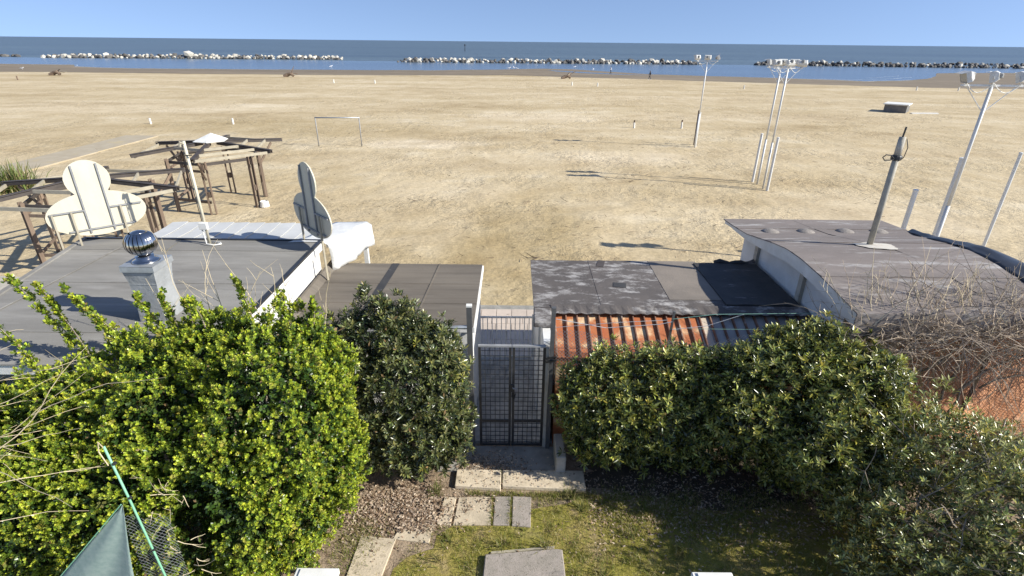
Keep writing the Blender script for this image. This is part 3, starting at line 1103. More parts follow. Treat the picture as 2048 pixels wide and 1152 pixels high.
A43 = rad(43)
o1 = Vector((-8.73, 10.5, 3.1)) + Vector((math.cos(A43), math.sin(A43), 0)) * .19
clover_sign('sunlit cream clover shaped sign board seen from behind at left', o1, A43, ((-.43, -.02), (.40, -.02), (-.74, -.2)))
o2 = Vector((-4.10, 10.48, 3.14))
A2 = rad(-46)
clover_sign('shaded grey clover shaped sign board beside the white tarpaulin', o2, A2, ((-.45, -.02), (.45, -.68)))

# ------------------------------------------------------------------ wooden hexagonal shelters
def shelter(label, c, a0, zc, with_cap, ze, post_h=2.3, skip=()):
    root = thing('timber_shelter', label, 'shelter', (c[0], c[1], 0), 'roofless hexagonal timber shelters on the sand')
    cx_, cy_ = c
    P = lambda r, k, z, off=0.0: Vector((cx_ + r * math.cos(rad(a0 + 60 * k)) - off * math.sin(rad(a0 + 60 * k)),
                                        cy_ + r * math.sin(rad(a0 + 60 * k)) + off * math.cos(rad(a0 + 60 * k)), z))
    for k in range(6):
        for off in (-.105, .105):
            B(MB().bar(P(1.9, k, -.1, off), P(1.9, k, post_h, off), .05, .115, up=(math.cos(rad(a0 + 60 * k)), math.sin(rad(a0 + 60 * k)), 0)), 'post', m_wood, root)
        B(MB().bar(P(1.9, k, .9, 0) - Vector((0, 0, .12)), P(1.9, k, .9, 0) + Vector((0, 0, .12)), .1, .1), 'spacer', m_wood, root)
        B(MB().bar(P(1.9, k, post_h - .1, -.0), P(1.9, k, post_h - .35, 0), .1, .12), 'spacer', m_wood, root)
        # dark hip rafter: two boards forming a shallow V
        for off in (-.06, .06):
            B(MB().bar(P(.35, k, zc, off), P(3.12, k, ze, off), .035, .105), 'hip_rafter', m_woodd, root)
        B(MB().bar(P(.5, k, zc + .07), P(3.14, k, ze + .082), .17, .018), 'ridge_board', m_woodd, root)
    for k in range(6):
        # purlins between neighbouring hips
        for (r, z, m) in ((3.0, ze - .03, m_woodp), (2.35, ze + .07, m_woodp), (1.55, ze + .16, m_woodp)):
            if r not in KEEPP[k]:
                continue
            B(MB().bar(P(r, k, z), P(r, k + 1, z), .05, .11), 'purlin', m, root)
    for k in range(6):
        B(MB().bar(P(1.9, k, post_h - .12), P(1.9, k + 1, post_h - .12), .05, .12), 'tie_beam', m_woodd, root)
        if k in (2, 3):
            B(MB().bar(P(1.9, k, post_h - .42), P(1.9, k + 1, post_h - .42), .04, .1), 'rail', m_wood, root)
            B(MB().bar(P(1.9, k, .55), P(1.9, k + 1, .55), .04, .1), 'rail', m_wood, root)
    # braces
    for k in (0, 2, 4):
        B(MB().bar(P(1.9, k, 1.55), P(2.6, k, ze - .05), .05, .09), 'brace', m_wood, root)
    if with_cap:
        v = [P(.06, 0, zc + .42)] + [P(.74, k, zc + .11) for k in range(6)] + [P(.72, k, zc + .08) for k in range(6)]
        B(MB().add(v, [(0, 1 + k, 1 + (k + 1) % 6) for k in range(6)] + [(1 + k, 7 + k, 7 + (k + 1) % 6, 1 + (k + 1) % 6) for k in range(6)] + [tuple(range(12, 6, -1))]),
          'cap', m_white, root)
    else:
        B(MB().lathe((cx_, cy_, zc - .15), [(.3, 0), (.36, .1), (.3, .22)], 6), 'hub', m_woodd, root)
    return root


KEEPP = {0: (2.35,), 1: (1.55, 2.35), 2: (3.0, 1.55), 3: (1.55,), 4: (3.0, 2.35, 1.55), 5: (2.35, 1.55)}
shelter('hexagonal timber shelter frame with white pointed cap', (-13.5, 24.25), 44, 2.78, True, 2.56)
KEEPP = {0: (2.35,), 1: (2.35,), 2: (3.0, 1.55), 3: (3.0, 1.55), 4: (3.0, 2.35), 5: (3.0, 1.55)}
shelter('hexagonal timber shelter frame without cap behind the cream sign', (-14.3, 17.7), 56, 2.66, False, 2.42)
bk = MB().lathe((-11.4, 23.75, 0), [(.19, 0), (.21, .02), (.18, .26), (.16, .27), (.155, .2)], 14)
tag(B(bk, 'bucket', m_white, loc=(-11.4, 23.75, 0), smooth=False), 'white bucket on the sand beside the capped timber shelter', 'bucket')
cr = MB().box(-15.1, -14.55, 17.2, 17.6, 0, .34)
tag(B(cr, 'crate', m_woodp, loc=(-14.8, 17.4, 0), bevel=.02), 'pale wooden crate inside the shelter without cap', 'crate')

# ------------------------------------------------------------------ goal
gl = thing('beach_goal', 'thin grey goal frame standing on the open sand', 'goal', (-12.5, 39.2, 0))
for (x, y) in ((-14.03, 39.1), (-10.98, 39.28)):
    B(MB().tube([(x, y, -.1), (x, y, 2.0)], .038, 8), 'upright', m_steel, gl, smooth=True)
B(MB().tube([(-14.07, 39.1, 2.0), (-10.94, 39.28, 2.0)], .042, 8), 'crossbar', m_galv, gl, smooth=True)

# ------------------------------------------------------------------ floodlights
def lamp_head(root, p, yaw, tilt, s=1.0):
    """box shaped floodlight on a stirrup"""
    R_ = Matrix.Translation(p) @ Matrix.Rotation(yaw, 4, 'Z') @ Matrix.Rotation(tilt, 4, 'X')
    T = lambda x, y, z: R_ @ Vector((x * s, y * s, z * s))
    w_, h_, d_ = .21, .15, .10
    front = [T(-w_, -d_, -h_), T(w_, -d_, -h_), T(w_, -d_, h_), T(-w_, -d_, h_)]
    mid = [T(-w_, .02, -h_), T(w_, .02, -h_), T(w_, .02, h_), T(-w_, .02, h_)]
    back = [T(-w_ * .8, d_, -h_ * .6), T(w_ * .8, d_, -h_ * .6), T(w_ * .8, d_, h_ * .6), T(-w_ * .8, d_, h_ * .6)]
    mb = MB().add(front + mid + back, [(i, 4 + i, 4 + (i + 1) % 4, (i + 1) % 4) for i in range(4)] + [(4 + i, 8 + i, 8 + (i + 1) % 4, 4 + (i + 1) % 4) for i in range(4)] + [(8, 9, 10, 11)])
    h = B(mb, 'lamp_head', m_lampw, root)
    gm = MB().add([T(-w_ * .94, -d_ + .008, -h_ * .92), T(w_ * .94, -d_ + .008, -h_ * .92), T(w_ * .94, -d_ + .008, h_ * .92), T(-w_ * .94, -d_ + .008, h_ * .92)], [(0, 1, 2, 3)])
    B(gm, 'lens', m_glass, h)
    vm = MB().hexa([T(-w_, -d_ - .11, h_ + .002), T(w_, -d_ - .11, h_ + .002), T(w_, -d_, h_ - .012), T(-w_, -d_, h_ - .012), T(-w_, -d_ - .11, h_ + .012), T(w_, -d_ - .11, h_ + .012), T(w_, -d_, h_ + .008), T(-w_, -d_, h_ + .008)])
    B(vm, 'visor', m_lampw, h)
    B(MB().lathe(R_ @ Vector((0, d_ * s + .01, 0)) - Vector((0, 0, .07)), [(.05, 0), (.08, .03), (.08, .12), (.04, .15)], 8), 'ballast', m_lampd, h)
    st = [p + Vector((0, 0, -.22 * s)), T(-w_ - .02, 0, -.05), T(-w_ - .02, 0, .02)]
    B(MB().tube(st, .014, 5), 'stirrup', m_lampw, h)
    st = [p + Vector((0, 0, -.22 * s)), T(w_ + .02, 0, -.05), T(w_ + .02, 0, .02)]
    B(MB().tube(st, .014, 5), 'stirrup', m_lampw, h)


m_lampw = M('cream lamp housing', (.66, .65, .61), (.52, .51, .47), 8, .5)
m_lampd = M('grey lamp housing', (.22, .22, .21), (.3, .3, .28), 8, .5)
m_pole = M('white pole paint', (.72, .72, .70), (.60, .60, .57), 3, .45, stretch=(1, 1, .3))


def floodlight(label, x, y, h, wid, yaw, heads, r=.045):
    root = thing('floodlight', label, 'floodlight', (x, y, 0), 'floodlight poles beside the beach courts')
    B(MB().tube([(x, y, -.1), (x, y, 2.4)], r * 1.15, 10), 'pole', m_pole, root, smooth=True)
    B(MB().tube([(x, y, 2.4), (x, y, h)], r, 10), 'upper_pole', m_pole, root, smooth=True)
    d = Vector((math.cos(yaw), math.sin(yaw), 0))
    c = Vector((x, y, h))
    B(MB().bar(c - d * wid / 2, c + d * wid / 2, .05, .05), 'crossbar', m_pole, root)
    for s in (-1, 1):
        B(MB().tube([c - Vector((0, 0, .75)), c + d * (s * wid * .42)], .014, 5), 'brace', m_pole, root)
    for (u, hy, ti) in heads:
        p = c + d * (u * wid / 2) + Vector((0, 0, .24))
        lamp_head(root, p, hy, ti)
    pts = []
    us = [q[0] for q in heads]
    for a, b_ in ((us[0], us[1]), (us[1], us[2])):
        for i in range(7):
            t = i / 6
            pts.append(c + d * ((a + (b_ - a) * t) * wid / 2) + Vector((0, -.05, .06 - .26 * math.sin(math.pi * t))))
    B(MB().tube(pts, .012, 5), 'cable', m_white, root)
    return root


floodlight('farthest floodlight pole with three lamps beside two short poles', 13.43, 40.3, 5.9, 1.45, rad(-4), ((-.95, rad(200), rad(18)), (0, rad(160), rad(12)), (.95, rad(80), rad(-28))))
floodlight('left one of the pair of middle floodlight poles', 13.46, 29.13, 5.95, 1.35, rad(-6), ((-.9, rad(250), rad(14)), (.05, rad(170), rad(14)), (.9, rad(150), rad(14))))
floodlight('right one of the pair of middle floodlight poles', 13.36, 28.14, 5.95, 1.45, rad(4), ((-.8, rad(190), rad(10)), (.1, rad(195), rad(40)), (.95, rad(160), rad(40))))
floodlight('nearest and tallest looking floodlight pole behind the curved roof', 13.82, 16.5, 5.98, 1.75, rad(-2), ((-.88, rad(255), rad(22)), (0, rad(225), rad(12)), (.92, rad(205), rad(20))), .05)


def post(name, label, x, y, h, r, m, cat='post', group='net posts of the beach courts', capm=None):
    root = thing(name, label, cat, (x, y, 0), group)
    B(MB().tube([(x, y, -.1), (x, y, h)], r, 12), 'shaft', m, root, smooth=False)
    B(MB().lathe((x, y, h), [(r * 1.02, 0), (r * 1.1, .01), (r * 1.1, .05), (r * .6, .065)], 12), 'cap', capm or m, root)
    return root


post('net_post', 'thick white net post just left of the middle floodlight pair', 13.39, 29.59, 2.58, .065, m_pole)
post('net_post', 'thick white net post just right of the middle floodlight pair', 13.45, 27.82, 2.66, .065, m_pole)
post('net_post', 'dark brown net post left of the farthest floodlight', 13.72, 41.37, 2.45, .065, m_wood)
post('net_post', 'white net post touching the farthest floodlight pole', 13.58, 40.6, 2.4, .06, m_pole)
post('net_post', 'short thick white post behind the curved roof left of the near floodlight', 13.25, 17.3, 2.66, .075, m_pole)
post('net_post', 'tall thick white post right beside the nearest floodlight pole', 14.16, 17.0, 3.76, .085, m_pole)
post('net_post', 'slim white post at the far right behind the black sheeting', 15.92, 17.0, 3.94, .05, m_pole)

# ------------------------------------------------------------------ concrete box on the sand
cb = thing('concrete_chamber', 'low grey concrete chamber with flat lid on the sand at right', 'box', (44.3, 64.6, 0))
B(MB().hexa([(42.9, 65.0, -.1), (44.6, 63.6, -.1), (46.3, 65.6, -.1), (44.6, 67, -.1), (42.9, 65.0, .82), (44.6, 63.6, .82), (46.3, 65.6, .82), (44.6, 67, .82)]), 'body', M('old concrete', (.20, .19, .175), (.14, .135, .125), 3, .9), cb)
B(MB().hexa([(42.7, 65.0, .82), (44.6, 63.4, .82), (46.5, 65.6, .82), (44.6, 67.2, .82), (42.7, 65.0, .95), (44.6, 63.4, .95), (46.5, 65.6, .95), (44.6, 67.2, .95)]), 'lid', m_white, cb, bevel=.02)
tag(B(MB().hexa([(45.1, 63.2, .0), (48.2, 63.3, .0), (48.4, 63.9, .0), (45.2, 63.8, .0), (45.1, 63.2, .08), (48.2, 63.3, .08), (48.4, 63.9, .08), (45.2, 63.8, .08)]),
      'board', m_white, loc=(46.7, 63.5, 0)), 'long pale board lying on the sand before the concrete chamber', 'board')

# ------------------------------------------------------------------ short pegs on the beach
PG = 'short white pegs marking out the beach'
for (x, y, h, lab) in ((-32.48, 49.3, .5, 'short white peg on the sand beyond the beach path, left of a similar one'),
                       (-25.34, 49.8, .5, 'short white peg on the sand beyond the capped shelter'),
                       (10.91, 49.95, .48, 'short white peg on open sand left of a brown tipped one'),
                       (15.21, 49.95, .55, 'short brown tipped peg near the farthest floodlight'),
                       (10.33, 101.4, .62, 'tiny white peg below the driftwood stump in the middle'),
                       (14.63, 99.7, .62, 'tiny white peg right of the driftwood stump in the middle'),
                       (-24.79, 101.3, .6, 'tiny white peg on far sand left of the picture centre'),
                       (-32.14, 101.4, .6, 'tiny white peg on far sand below the right end of the pale breakwater'),
                       (39.46, 97.5, .6, 'tiny white peg on far sand left of the middle floodlights'),
                       (69.55, 98.2, .6, 'tiny white peg on far sand left of the nearest floodlight'),
                       (76.61, 98.0, .6, 'tiny white peg on far sand just left of the nearest floodlight head'),
                       (-87.9, 100.7, .7, 'tiny dark peg on far sand at the left edge')):
    r_ = thing('beach_peg', lab, 'peg', (x, y, 0), PG)
    dm = 'dark' in lab
    B(MB().tube([(x, y, -.05), (x - .02, y, h)], .085 if y < 60 else .11, 8), 'shaft', m_wood if dm else m_white, r_)
    if 'brown' in lab:
        B(MB().tube([(x - .02, y, h), (x - .01, y, h + .2)], .075, 8), 'tip', m_wood, r_)

# ------------------------------------------------------------------ driftwood
def driftwood(label, x, y, s, seed, arms):
    root = thing('driftwood', label, 'driftwood', (x, y, 0))
    rr = random.Random(seed)
    B(MB().tube([(x - .9 * s, y, .05), (x - .3 * s, y + .1, .38 * s), (x + .25 * s, y, .5 * s), (x + .7 * s, y - .1, .2 * s)], .34 * s, 7, r1=.22 * s), 'stump', m_drift, root)
    for k in range(arms):
        a = rr.uniform(-.3, 1.1)
        l_ = rr.uniform(.8, 1.9) * s
        p = Vector((x + rr.uniform(-.3, .4) * s, y, .45 * s))
        B(MB().tube([p, p + Vector((math.cos(a) * l_ * .5, rr.uniform(-.3, .3), math.sin(a) * l_ * .5 + .1)), p + Vector((math.cos(a) * l_, rr.uniform(-.4, .4), math.sin(a) * l_))], .10 * s, 5, r1=.04 * s), 'branch', m_woodp if k % 2 else m_drift, root)
    return root


driftwood('driftwood stump with a pale branch sticking up to the right', -45.9, 116.8, 1.25, 3, 3)
driftwood('brown driftwood heap on the sand below the middle breakwater', 11.0, 119.7, 1.15, 5, 4)
driftwood('flat grey driftwood log far left near the wet sand', -91.5, 114, 1.3, 8, 3)

# ------------------------------------------------------------------ gulls
def gull_mesh():
    mb = MB()
    mb.tube([(-.32, 0, .22), (-.2, 0, .24), (0, 0, .26), (.15, 0, .31), (.22, 0, .40), (.27, 0, .43), (.30, 0, .43)], .09, 8, r1=.055)
    mb.tube([(-.34, 0, .22), (-.52, 0, .24)], .05, 6, r1=.02)
    mb.tube([(.30, 0, .43), (.38, 0, .41)], .02, 5, r1=.008)
    mb.tube([(0, .04, .2), (0, .04, 0)], .012, 4)
    mb.tube([(0, -.04, .2), (0, -.04, 0)], .012, 4)
    mb.tube([(-.25, .09, .27), (.05, .1, .30)], .05, 6)
    mb.tube([(-.25, -.09, .27), (.05, -.1, .30)], .05, 6)
    me = bpy.data.meshes.new('gull')
    me.from_pydata(mb.v, [], mb.f)
    me.materials.append(m_gull)
    return me


gm_ = gull_mesh()
for (x, y, s, rz_, lab) in ((-1.4, 160, 2.0, .3, 'leftmost of three white gulls standing in the shallows at centre'),
                            (-.2, 161.5, 2.4, 1.9, 'middle one of three white gulls standing in the shallows'),
                            (.7, 159.5, 1.8, 2.9, 'rightmost of three white gulls standing in the shallows'),
                            (21.7, 158, 1.9, 1.2, 'lone white gull left of the person in a white top'),
                            (18.2, 173, 1.8, .5, 'white gull on the water below the middle breakwater'),
                            (-50.9, 160, 1.9, .9, 'white gull on the water right of the driftwood stump'),
                            (-115, 134, 1.6, .2, 'white gull on the wet sand at the far left')):
    o = bpy.data.objects.new('gull', gm_)
    COL.objects.link(o)
    o.location = (x, y, -.03 if y > 150 else .01)
    o.rotation_euler = (0, 0, rz_)
    o.scale = (s * .7,) * 3
    tag(o, lab, 'gull', 'gulls at the water edge')


# ------------------------------------------------------------------ people
def person(label, loc, facing, stride, mats, seed, h=1.75):
    root = thing('person', label, 'person', loc, 'people walking on the beach')
    k = h / 1.75
    J = dict(pel=(0, 0, .93), waist=(0, .0, 1.08), chest=(0, .01, 1.32), neck=(0, .02, 1.50), head=(0, .05, 1.60), top=(0, .045, 1.74),
             lh=(-.09, 0, .90), lk=(-.10, stride * .5 + .03, .50), la=(-.10, stride * .75 - .04, .09), lt=(-.11, stride * .75 + .14, .04),
             rh=(.09, 0, .90), rk=(.10, -stride * .35 + .04, .50), ra=(.10, -stride * .95, .13), rt=(.11, -stride * .95 + .15, .045),
             ls=(-.19, .0, 1.42), le=(-.24, -stride * .35, 1.15), lw=(-.23, -stride * .35 + .12, .92), lf=(-.225, -stride * .35 + .16, .82),
             rs=(.19, .0, 1.42), re=(.24, stride * .3, 1.15), rw=(.23, stride * .3 + .14, .93), rf=(.225, stride * .3 + .19, .83))
    R_ = dict(pel=.145, waist=.125, chest=.155, neck=.06, head=.085, top=.065, lh=.10, lk=.065, la=.045, lt=.04, rh=.10, rk=.065, ra=.045, rt=.04,
              ls=.075, le=.048, lw=.034, lf=.03, rs=.075, re=.048, rw=.034, rf=.03)
    E_ = [('pel', 'waist'), ('waist', 'chest'), ('chest', 'neck'), ('neck', 'head'), ('head', 'top'), ('pel', 'lh'), ('lh', 'lk'), ('lk', 'la'), ('la', 'lt'),
          ('pel', 'rh'), ('rh', 'rk'), ('rk', 'ra'), ('ra', 'rt'), ('chest', 'ls'), ('ls', 'le'), ('le', 'lw'), ('lw', 'lf'), ('chest', 'rs'), ('rs', 're'), ('re', 'rw'), ('rw', 'rf')]
    ks = list(J)
    me = bpy.data.meshes.new('body')
    me.from_pydata([Vector(J[q]) * k for q in ks], [(ks.index(a), ks.index(b)) for a, b in E_], [])
    o = bpy.data.objects.new('body', me)
    COL.objects.link(o)
    sk = o.modifiers.new('skin', 'SKIN')
    for i, q in enumerate(ks):
        me.skin_vertices[0].data[i].radius = (R_[q] * k, R_[q] * k * .82)
    me.skin_vertices[0].data[0].use_root = True
    ss = o.modifiers.new('sub', 'SUBSURF')
    ss.levels = ss.render_levels = 2
    dg = bpy.context.evaluated_depsgraph_get()
    nm = bpy.data.meshes.new_from_object(o.evaluated_get(dg))
    o.modifiers.clear()
    o.data = nm
    for m in mats:
        nm.materials.append(m)
    for p in nm.polygons:
        z = p.center.z / k
        x = abs(p.center.x)
        p.use_smooth = True
        p.material_index = 0 if (z > 1.50 or (x > .19 and z < .93)) else (1 if z > .98 else (2 if z > .14 else 3))
    o.parent = root
    o.rotation_euler = (0, 0, facing)
    hb = MB().lathe((0, 0, 1.62 * k), [(.085, -.06), (.10, 0), (.095, .07), (.06, .125), (.01, .14)], 12)
    hm = B(hb, 'hair', m_hair, loc=(0, 0, 0), smooth=True)
    hm.parent = root
    hm.location = Vector((math.sin(facing) * -.03, math.cos(facing) * .03, 0))
    return root


person('person in black clothes with dark hair walking on the dry sand', (28.27, 119.3, 0), rad(95), .34, [m_skin, m_cloth, m_cloth, m_clothw], 1, 1.8)
person('person in white top and dark trousers walking on the wet sand', (23.4, 139.5, 0.01), rad(-70), .28, [m_skin, m_clothw, m_cloth, m_cloth], 2, 1.75)

# ------------------------------------------------------------------ passage: pavers, gates, threshold
pv = struct(sheet('passage_bed', [(-1.4, 8.0), (1.2, 8.0), (1.2, 13.9), (-1.4, 13.9)], .012, m_dconc))
pmesh = unit_box('paver', m_paver, .01)
pmesh2 = unit_box('paver', m_cobble, .01)
j = 0
y = 8.05
while y < 13.6:
    x = -1.27 + (j % 2) * -.12
    while x < .95:
        piece('paver', pmesh if y > 10.9 else pmesh2, pv, (x + .2, y + .2, .012 + random.uniform(0, .006)), (0, 0, random.uniform(-.006, .006)), (.415, .415, .03))
        x += .427
    y += .427
    j += 1

fg = thing('white_railing_gate', 'low white railing gate of upright bars across the sunny passage', 'gate', (-.17, 10.95, 0))
for z in (1.18, .12):
    B(MB().bar((-.84, 10.95, z), (.50, 10.97, z), .035, .04), 'rail', m_white, fg)
for k in range(12):
    x = -.78 + k * .108
    B(MB().tube([(x, 10.95, .12), (x, 10.95, 1.17)], .011, 6), 'baluster', m_white, fg)
for x in (-.84, .50):
    B(MB().bar((x, 10.96, 0.04), (x, 10.96, 1.25), .05, .05), 'gate_post', m_white, fg)

gt = thing('mesh_gate', 'black double gate of square wire mesh closed between the bushes', 'gate', (.02, 7.94, 0))
for s, (x0, x1) in enumerate(((-.575, .005), (.02, .60))):
    lf = B(MB().box(x0, x0 + .045, 7.92, 7.96, .04, 2.21), 'gate_leaf', m_black, gt)
    B(MB().box(x1 - .045, x1, 7.92, 7.96, .04, 2.21), 'stile', m_black, lf)
    B(MB().box(x0, x1, 7.905, 7.965, 2.211, 2.24), 'top_rail', m_steel, lf)
    B(MB().box(x0 + .046, x1 - .046, 7.922, 7.955, .04, .085), 'bottom_rail', m_black, lf)
    B(MB().box(x0 + .046, x1 - .046, 7.922, 7.955, .59, .64), 'mid_rail', m_black, lf)
    nb = 5
    for k in range(nb):
        x = x0 + .03 + (x1 - x0 - .06) * (k + 1) / (nb + 1)
        B(MB().box(x - .0055, x + .0055, 7.930, 7.940, .085, 2.211), 'upright_wire', m_black, lf)
    z = .16
    while z < 2.2:
        if abs(z - .617) > .05:
            B(MB().box(x0 + .046, x1 - .046, 7.9405, 7.9475, z - .005, z + .005), 'cross_wire', m_black, lf)
        z += .098
B(MB().box(-.02, .065, 7.87, 7.915, 1.30, 1.46), 'lock_box', m_black, gt, bevel=.008)
B(MB().tube([(.03, 7.87, 1.40), (.04, 7.83, 1.41), (.12, 7.83, 1.41)], .012, 6), 'handle', m_steel, gt)
B(MB().tube([(.03, 7.9, 1.30), (.02, 7.87, 1.2), (.05, 7.88, 1.12), (.08, 7.9, 1.25)], .012, 5), 'chain', m_black, gt)
gp = thing('gate_post', 'dark steel post with white top at the left of the mesh gate', 'post', (-.70, 7.9, 0), 'tall posts beside the mesh gate')
B(MB().box(-.755, -.665, 7.86, 7.94, 0, 3.0), 'shaft', m_dsteel, gp)
B(MB().box(-.757, -.663, 7.858, 7.942, 3.0, 3.03), 'cap', m_white, gp)
B(MB().tube([(-.755, 7.88, 2.62), (-1.0, 7.86, 2.62), (-1.3, 7.84, 2.66)], .03, 6), 'stay', m_galv, gp)
gp = thing('gate_post', 'dark steel post at the right of the mesh gate by the rusty lean-to', 'post', (.70, 7.9, 0), 'tall posts beside the mesh gate')
B(MB().box(.665, .735, 7.86, 7.93, 0, 3.0), 'shaft', m_dsteel, gp)
B(MB().box(.603, .66, 7.90, 7.96, .03, 2.2), 'jamb', m_conc, gp)
for z in (1.95, 2.02):
    B(MB().bar((.60, 7.86, z), (.78, 7.84, z + .05), .02, .03), 'tie', m_black, gp)
pw = MB().box(.80, .98, 7.2, 7.84, 0, .42)
tag(B(pw, 'low_wall', m_conc, loc=(.9, 7.5, 0), bevel=.02), 'low concrete wall stub right of the mesh gate under the bush', 'wall')
th = struct(B(MB().box(-1.3, 1.0, 7.26, 7.91, -.05, .03), 'threshold', m_dconc))
kb = struct(B(MB().box(-1.2, 1.4, 6.82, 7.25, -.06, -.02), 'kerb_bed', m_soil))
for (x0, x1) in ((-.95, -.155), (-.135, 1.3)):
    B(MB().hexa([(x0, 6.86, 0), (x1, 6.80, 0), (x1, 7.25, 0), (x0, 7.25, 0), (x0, 6.87, .085), (x1, 6.81, .085), (x1, 7.25, .085), (x0, 7.25, .085)]), 'kerb_stone', m_slab, kb, bevel=.014)
# stepping stones, each a thing of its own
SG = 'flat stones laid as a path in the lawn'
for (pl, hgt, m, lab) in (
        ([(-1.16, 6.11), (-.94, 6.09), (-.90, 6.66), (-1.10, 6.66)], .03, m_slab, 'small pale path stone between the leaf litter and a wide pale stone'),
        ([(-.90, 6.09), (-.30, 6.10), (-.30, 6.68), (-.86, 6.66)], .028, m_slab, 'wide pale path stone below the kerb with a mossy gap at right'),
        ([(-.265, 6.10), (-.005, 6.10), (.015, 6.69), (-.25, 6.68)], .03, m_slabg, 'narrow grey path stone in the middle of the mossy row'),
        ([(.035, 6.09), (.335, 6.07), (.36, 6.68), (.05, 6.69)], .032, m_slabg, 'grey path stone at the right end of the mossy row'),
        ([(-1.80, 5.82), (-1.23, 5.75), (-1.19, 6.30), (-1.60, 6.42)], .03, m_slab, 'tilted pale path stone half under the leaf litter'),
        ([(-2.34, 5.05), (-1.84, 5.08), (-1.75, 5.82), (-2.30, 5.88)], .03, m_slab, 'long pale path stone at the bottom beside the bright bush')):
    cx_ = sum(p[0] for p in pl) / 4
    cy_ = sum(p[1] for p in pl) / 4
    o = B(MB().prism([(p[0], p[1], -.02) for p in pl], (0, 0, hgt + .02)), 'path_stone', m, loc=(cx_, cy_, 0), bevel=.008)
    tag(o, lab, 'paving stone', SG)
o = B(MB().prism([(-.40, 4.55, -.02), (.82, 4.5, -.02), (.80, 5.62, -.02), (.70, 5.63, -.02), (-.36, 5.52, -.02)], (0, 0, .11)), 'stone_slab', m_slabg, loc=(.2, 5.1, 0), bevel=.016)
tag(o, 'thick grey stone slab in the lawn at the bottom of the picture', 'stone slab')
o = B(MB().prism([(-.28, 5.57, -.02), (.68, 5.68, -.02), (.69, 5.72, -.02), (-.27, 5.61, -.02)], (0, 0, .05)), 'edging_strip', m_woodp, loc=(.2, 5.6, 0))
tag(o, 'narrow pale edging strip lying along the thick grey slab', 'edging')

# white pillar tops at the bottom edge
for (x0, x1, lab) in ((-2.40, -1.92, 'white pillar top at the bottom edge beside the bright bush'), (2.06, 2.52, 'white pillar top at the bottom edge in the shaded lawn')):
    c = ((x0 + x1) / 2, 3.92, 0)
    r_ = thing('pillar', lab, 'pillar', c, 'white pillars below the balcony')
    B(MB().box(x0 + .04, x1 - .04, 3.74, 4.10, 0, 1.50), 'shaft', m_wallw, r_)
    B(MB().box(x0, x1, 3.70, 4.13, 1.50, 1.58), 'cap', m_white, r_, bevel=.01)
    B(MB().box(x0 + .06, x1 - .06, 3.74, 4.10, 1.581, 1.60), 'coping', m_white, r_)

# ------------------------------------------------------------------ chain-link fence to the right of the gate
def diamond(mb, P, nu, nv, r, jit=0.0):
    """diamond wire net; P(u,v) maps the unit square"""
    for i in range(-nv, nu):
        for sgn in (1, -1):
            pts = []
            for k in range(nv + 1):
                u = (i + k) if sgn > 0 else (i + nv - k)
                if 0 <= u <= nu:
                    pts.append(P(u / nu, k / nv))
            if len(pts) > 1:
                mb.tube(pts, r, 3, cap=False)


fc = thing('chain_link_fence', 'sagging chain-link fence with wires behind the right bushes', 'fence', (3, 7.9, 0))
mb = MB()
diamond(mb, lambda u, v: (.75 + 4.0 * u, 7.9 + .04 * math.sin(u * 9), 1.45 + (1.10 - .18 * math.sin(u * math.pi * 1.0) + .05 * math.sin(u * 17)) * v), 62, 17, .0028)
B(mb, 'wire_netting', m_wire, fc, kind='stuff')
for (x, z0, x2, z2, m, r_) in ((2.62, 0, 2.72, 2.93, m_dsteel, .022), (5.05, 0, 5.05, 2.4, m_steel, .02)):
    B(MB().bar((x, 7.93, z0), (x2, 7.93, z2), r_ * 1.6, r_ * 1.6), 'fence_post', m, fc)
for (pts, m, r_) in (([(.75, 7.9, 2.78), (1.6, 7.9, 2.62), (2.5, 7.9, 2.70), (2.7, 7.9, 2.75)], m_wire, .006),
                     ([(.75, 7.9, 2.62), (1.8, 7.88, 2.74), (2.6, 7.9, 2.78)], m_wire, .004),
                     ([(2.7, 7.9, 2.80), (3.4, 7.9, 2.9), (4.2, 7.9, 2.92), (5.4, 7.9, 2.95)], m_wireg, .0045),
                     ([(2.72, 7.9, 2.6), (3.3, 7.9, 2.68), (3.9, 7.92, 2.90)], m_wire, .005),
                     ([(3.0, 7.9, 2.62), (4.6, 7.9, 2.62)], m_wireg, .003)):
    B(MB().tube(pts, r_, 5), 'strand', m, fc)

# ------------------------------------------------------------------ orange netting behind wire, with leaning post
onv, NI, NJ = [], 40, 18
for j in range(NJ):
    v_ = j / (NJ - 1)
    for i in range(NI):
        u = i / (NI - 1)
        x = 5.9 + 4.2 * u
        z = 2.62 - 1.75 * v_
        bul = .0 if v_ < .30 else (v_ - .30) * .95
        y = 7.93 - bul + .05 * math.sin(u * 21 + v_ * 3) * (0.3 + v_) + .03 * mnoise.noise((x * 3, z * 3, 0))
        onv.append((x, y, z))
o = mesh_obj('orange_netting', onv, [(j * NI + i, j * NI + i + 1, (j + 1) * NI + i + 1, (j + 1) * NI + i) for j in range(NJ - 1) for i in range(NI - 1)], m_orange, smooth=True)
o.modifiers.new('thick', 'SOLIDIFY').thickness = .006
tag(o, 'orange plastic barrier netting hung below the curved roof at right', 'netting')
f2 = thing('wire_fence', 'rusty diamond wire fence in front of the orange netting', 'fence', (8, 7.6, 0))
mb = MB()
diamond(mb, lambda u, v: (5.9 + 4.2 * u, 7.28 + .55 * v + .03 * math.sin(u * 17) + .03, 0.78 + 1.75 * v), 64, 25, .0024)
B(mb, 'wire_netting', M('orange mesh strand', (.30, .13, .06), (.22, .10, .05), 8, .8), f2, kind='stuff')
B(MB().bar((6.45, 7.62, 1.2), (6.86, 7.85, 2.62), .085, .085), 'leaning_post', m_woodp, f2)
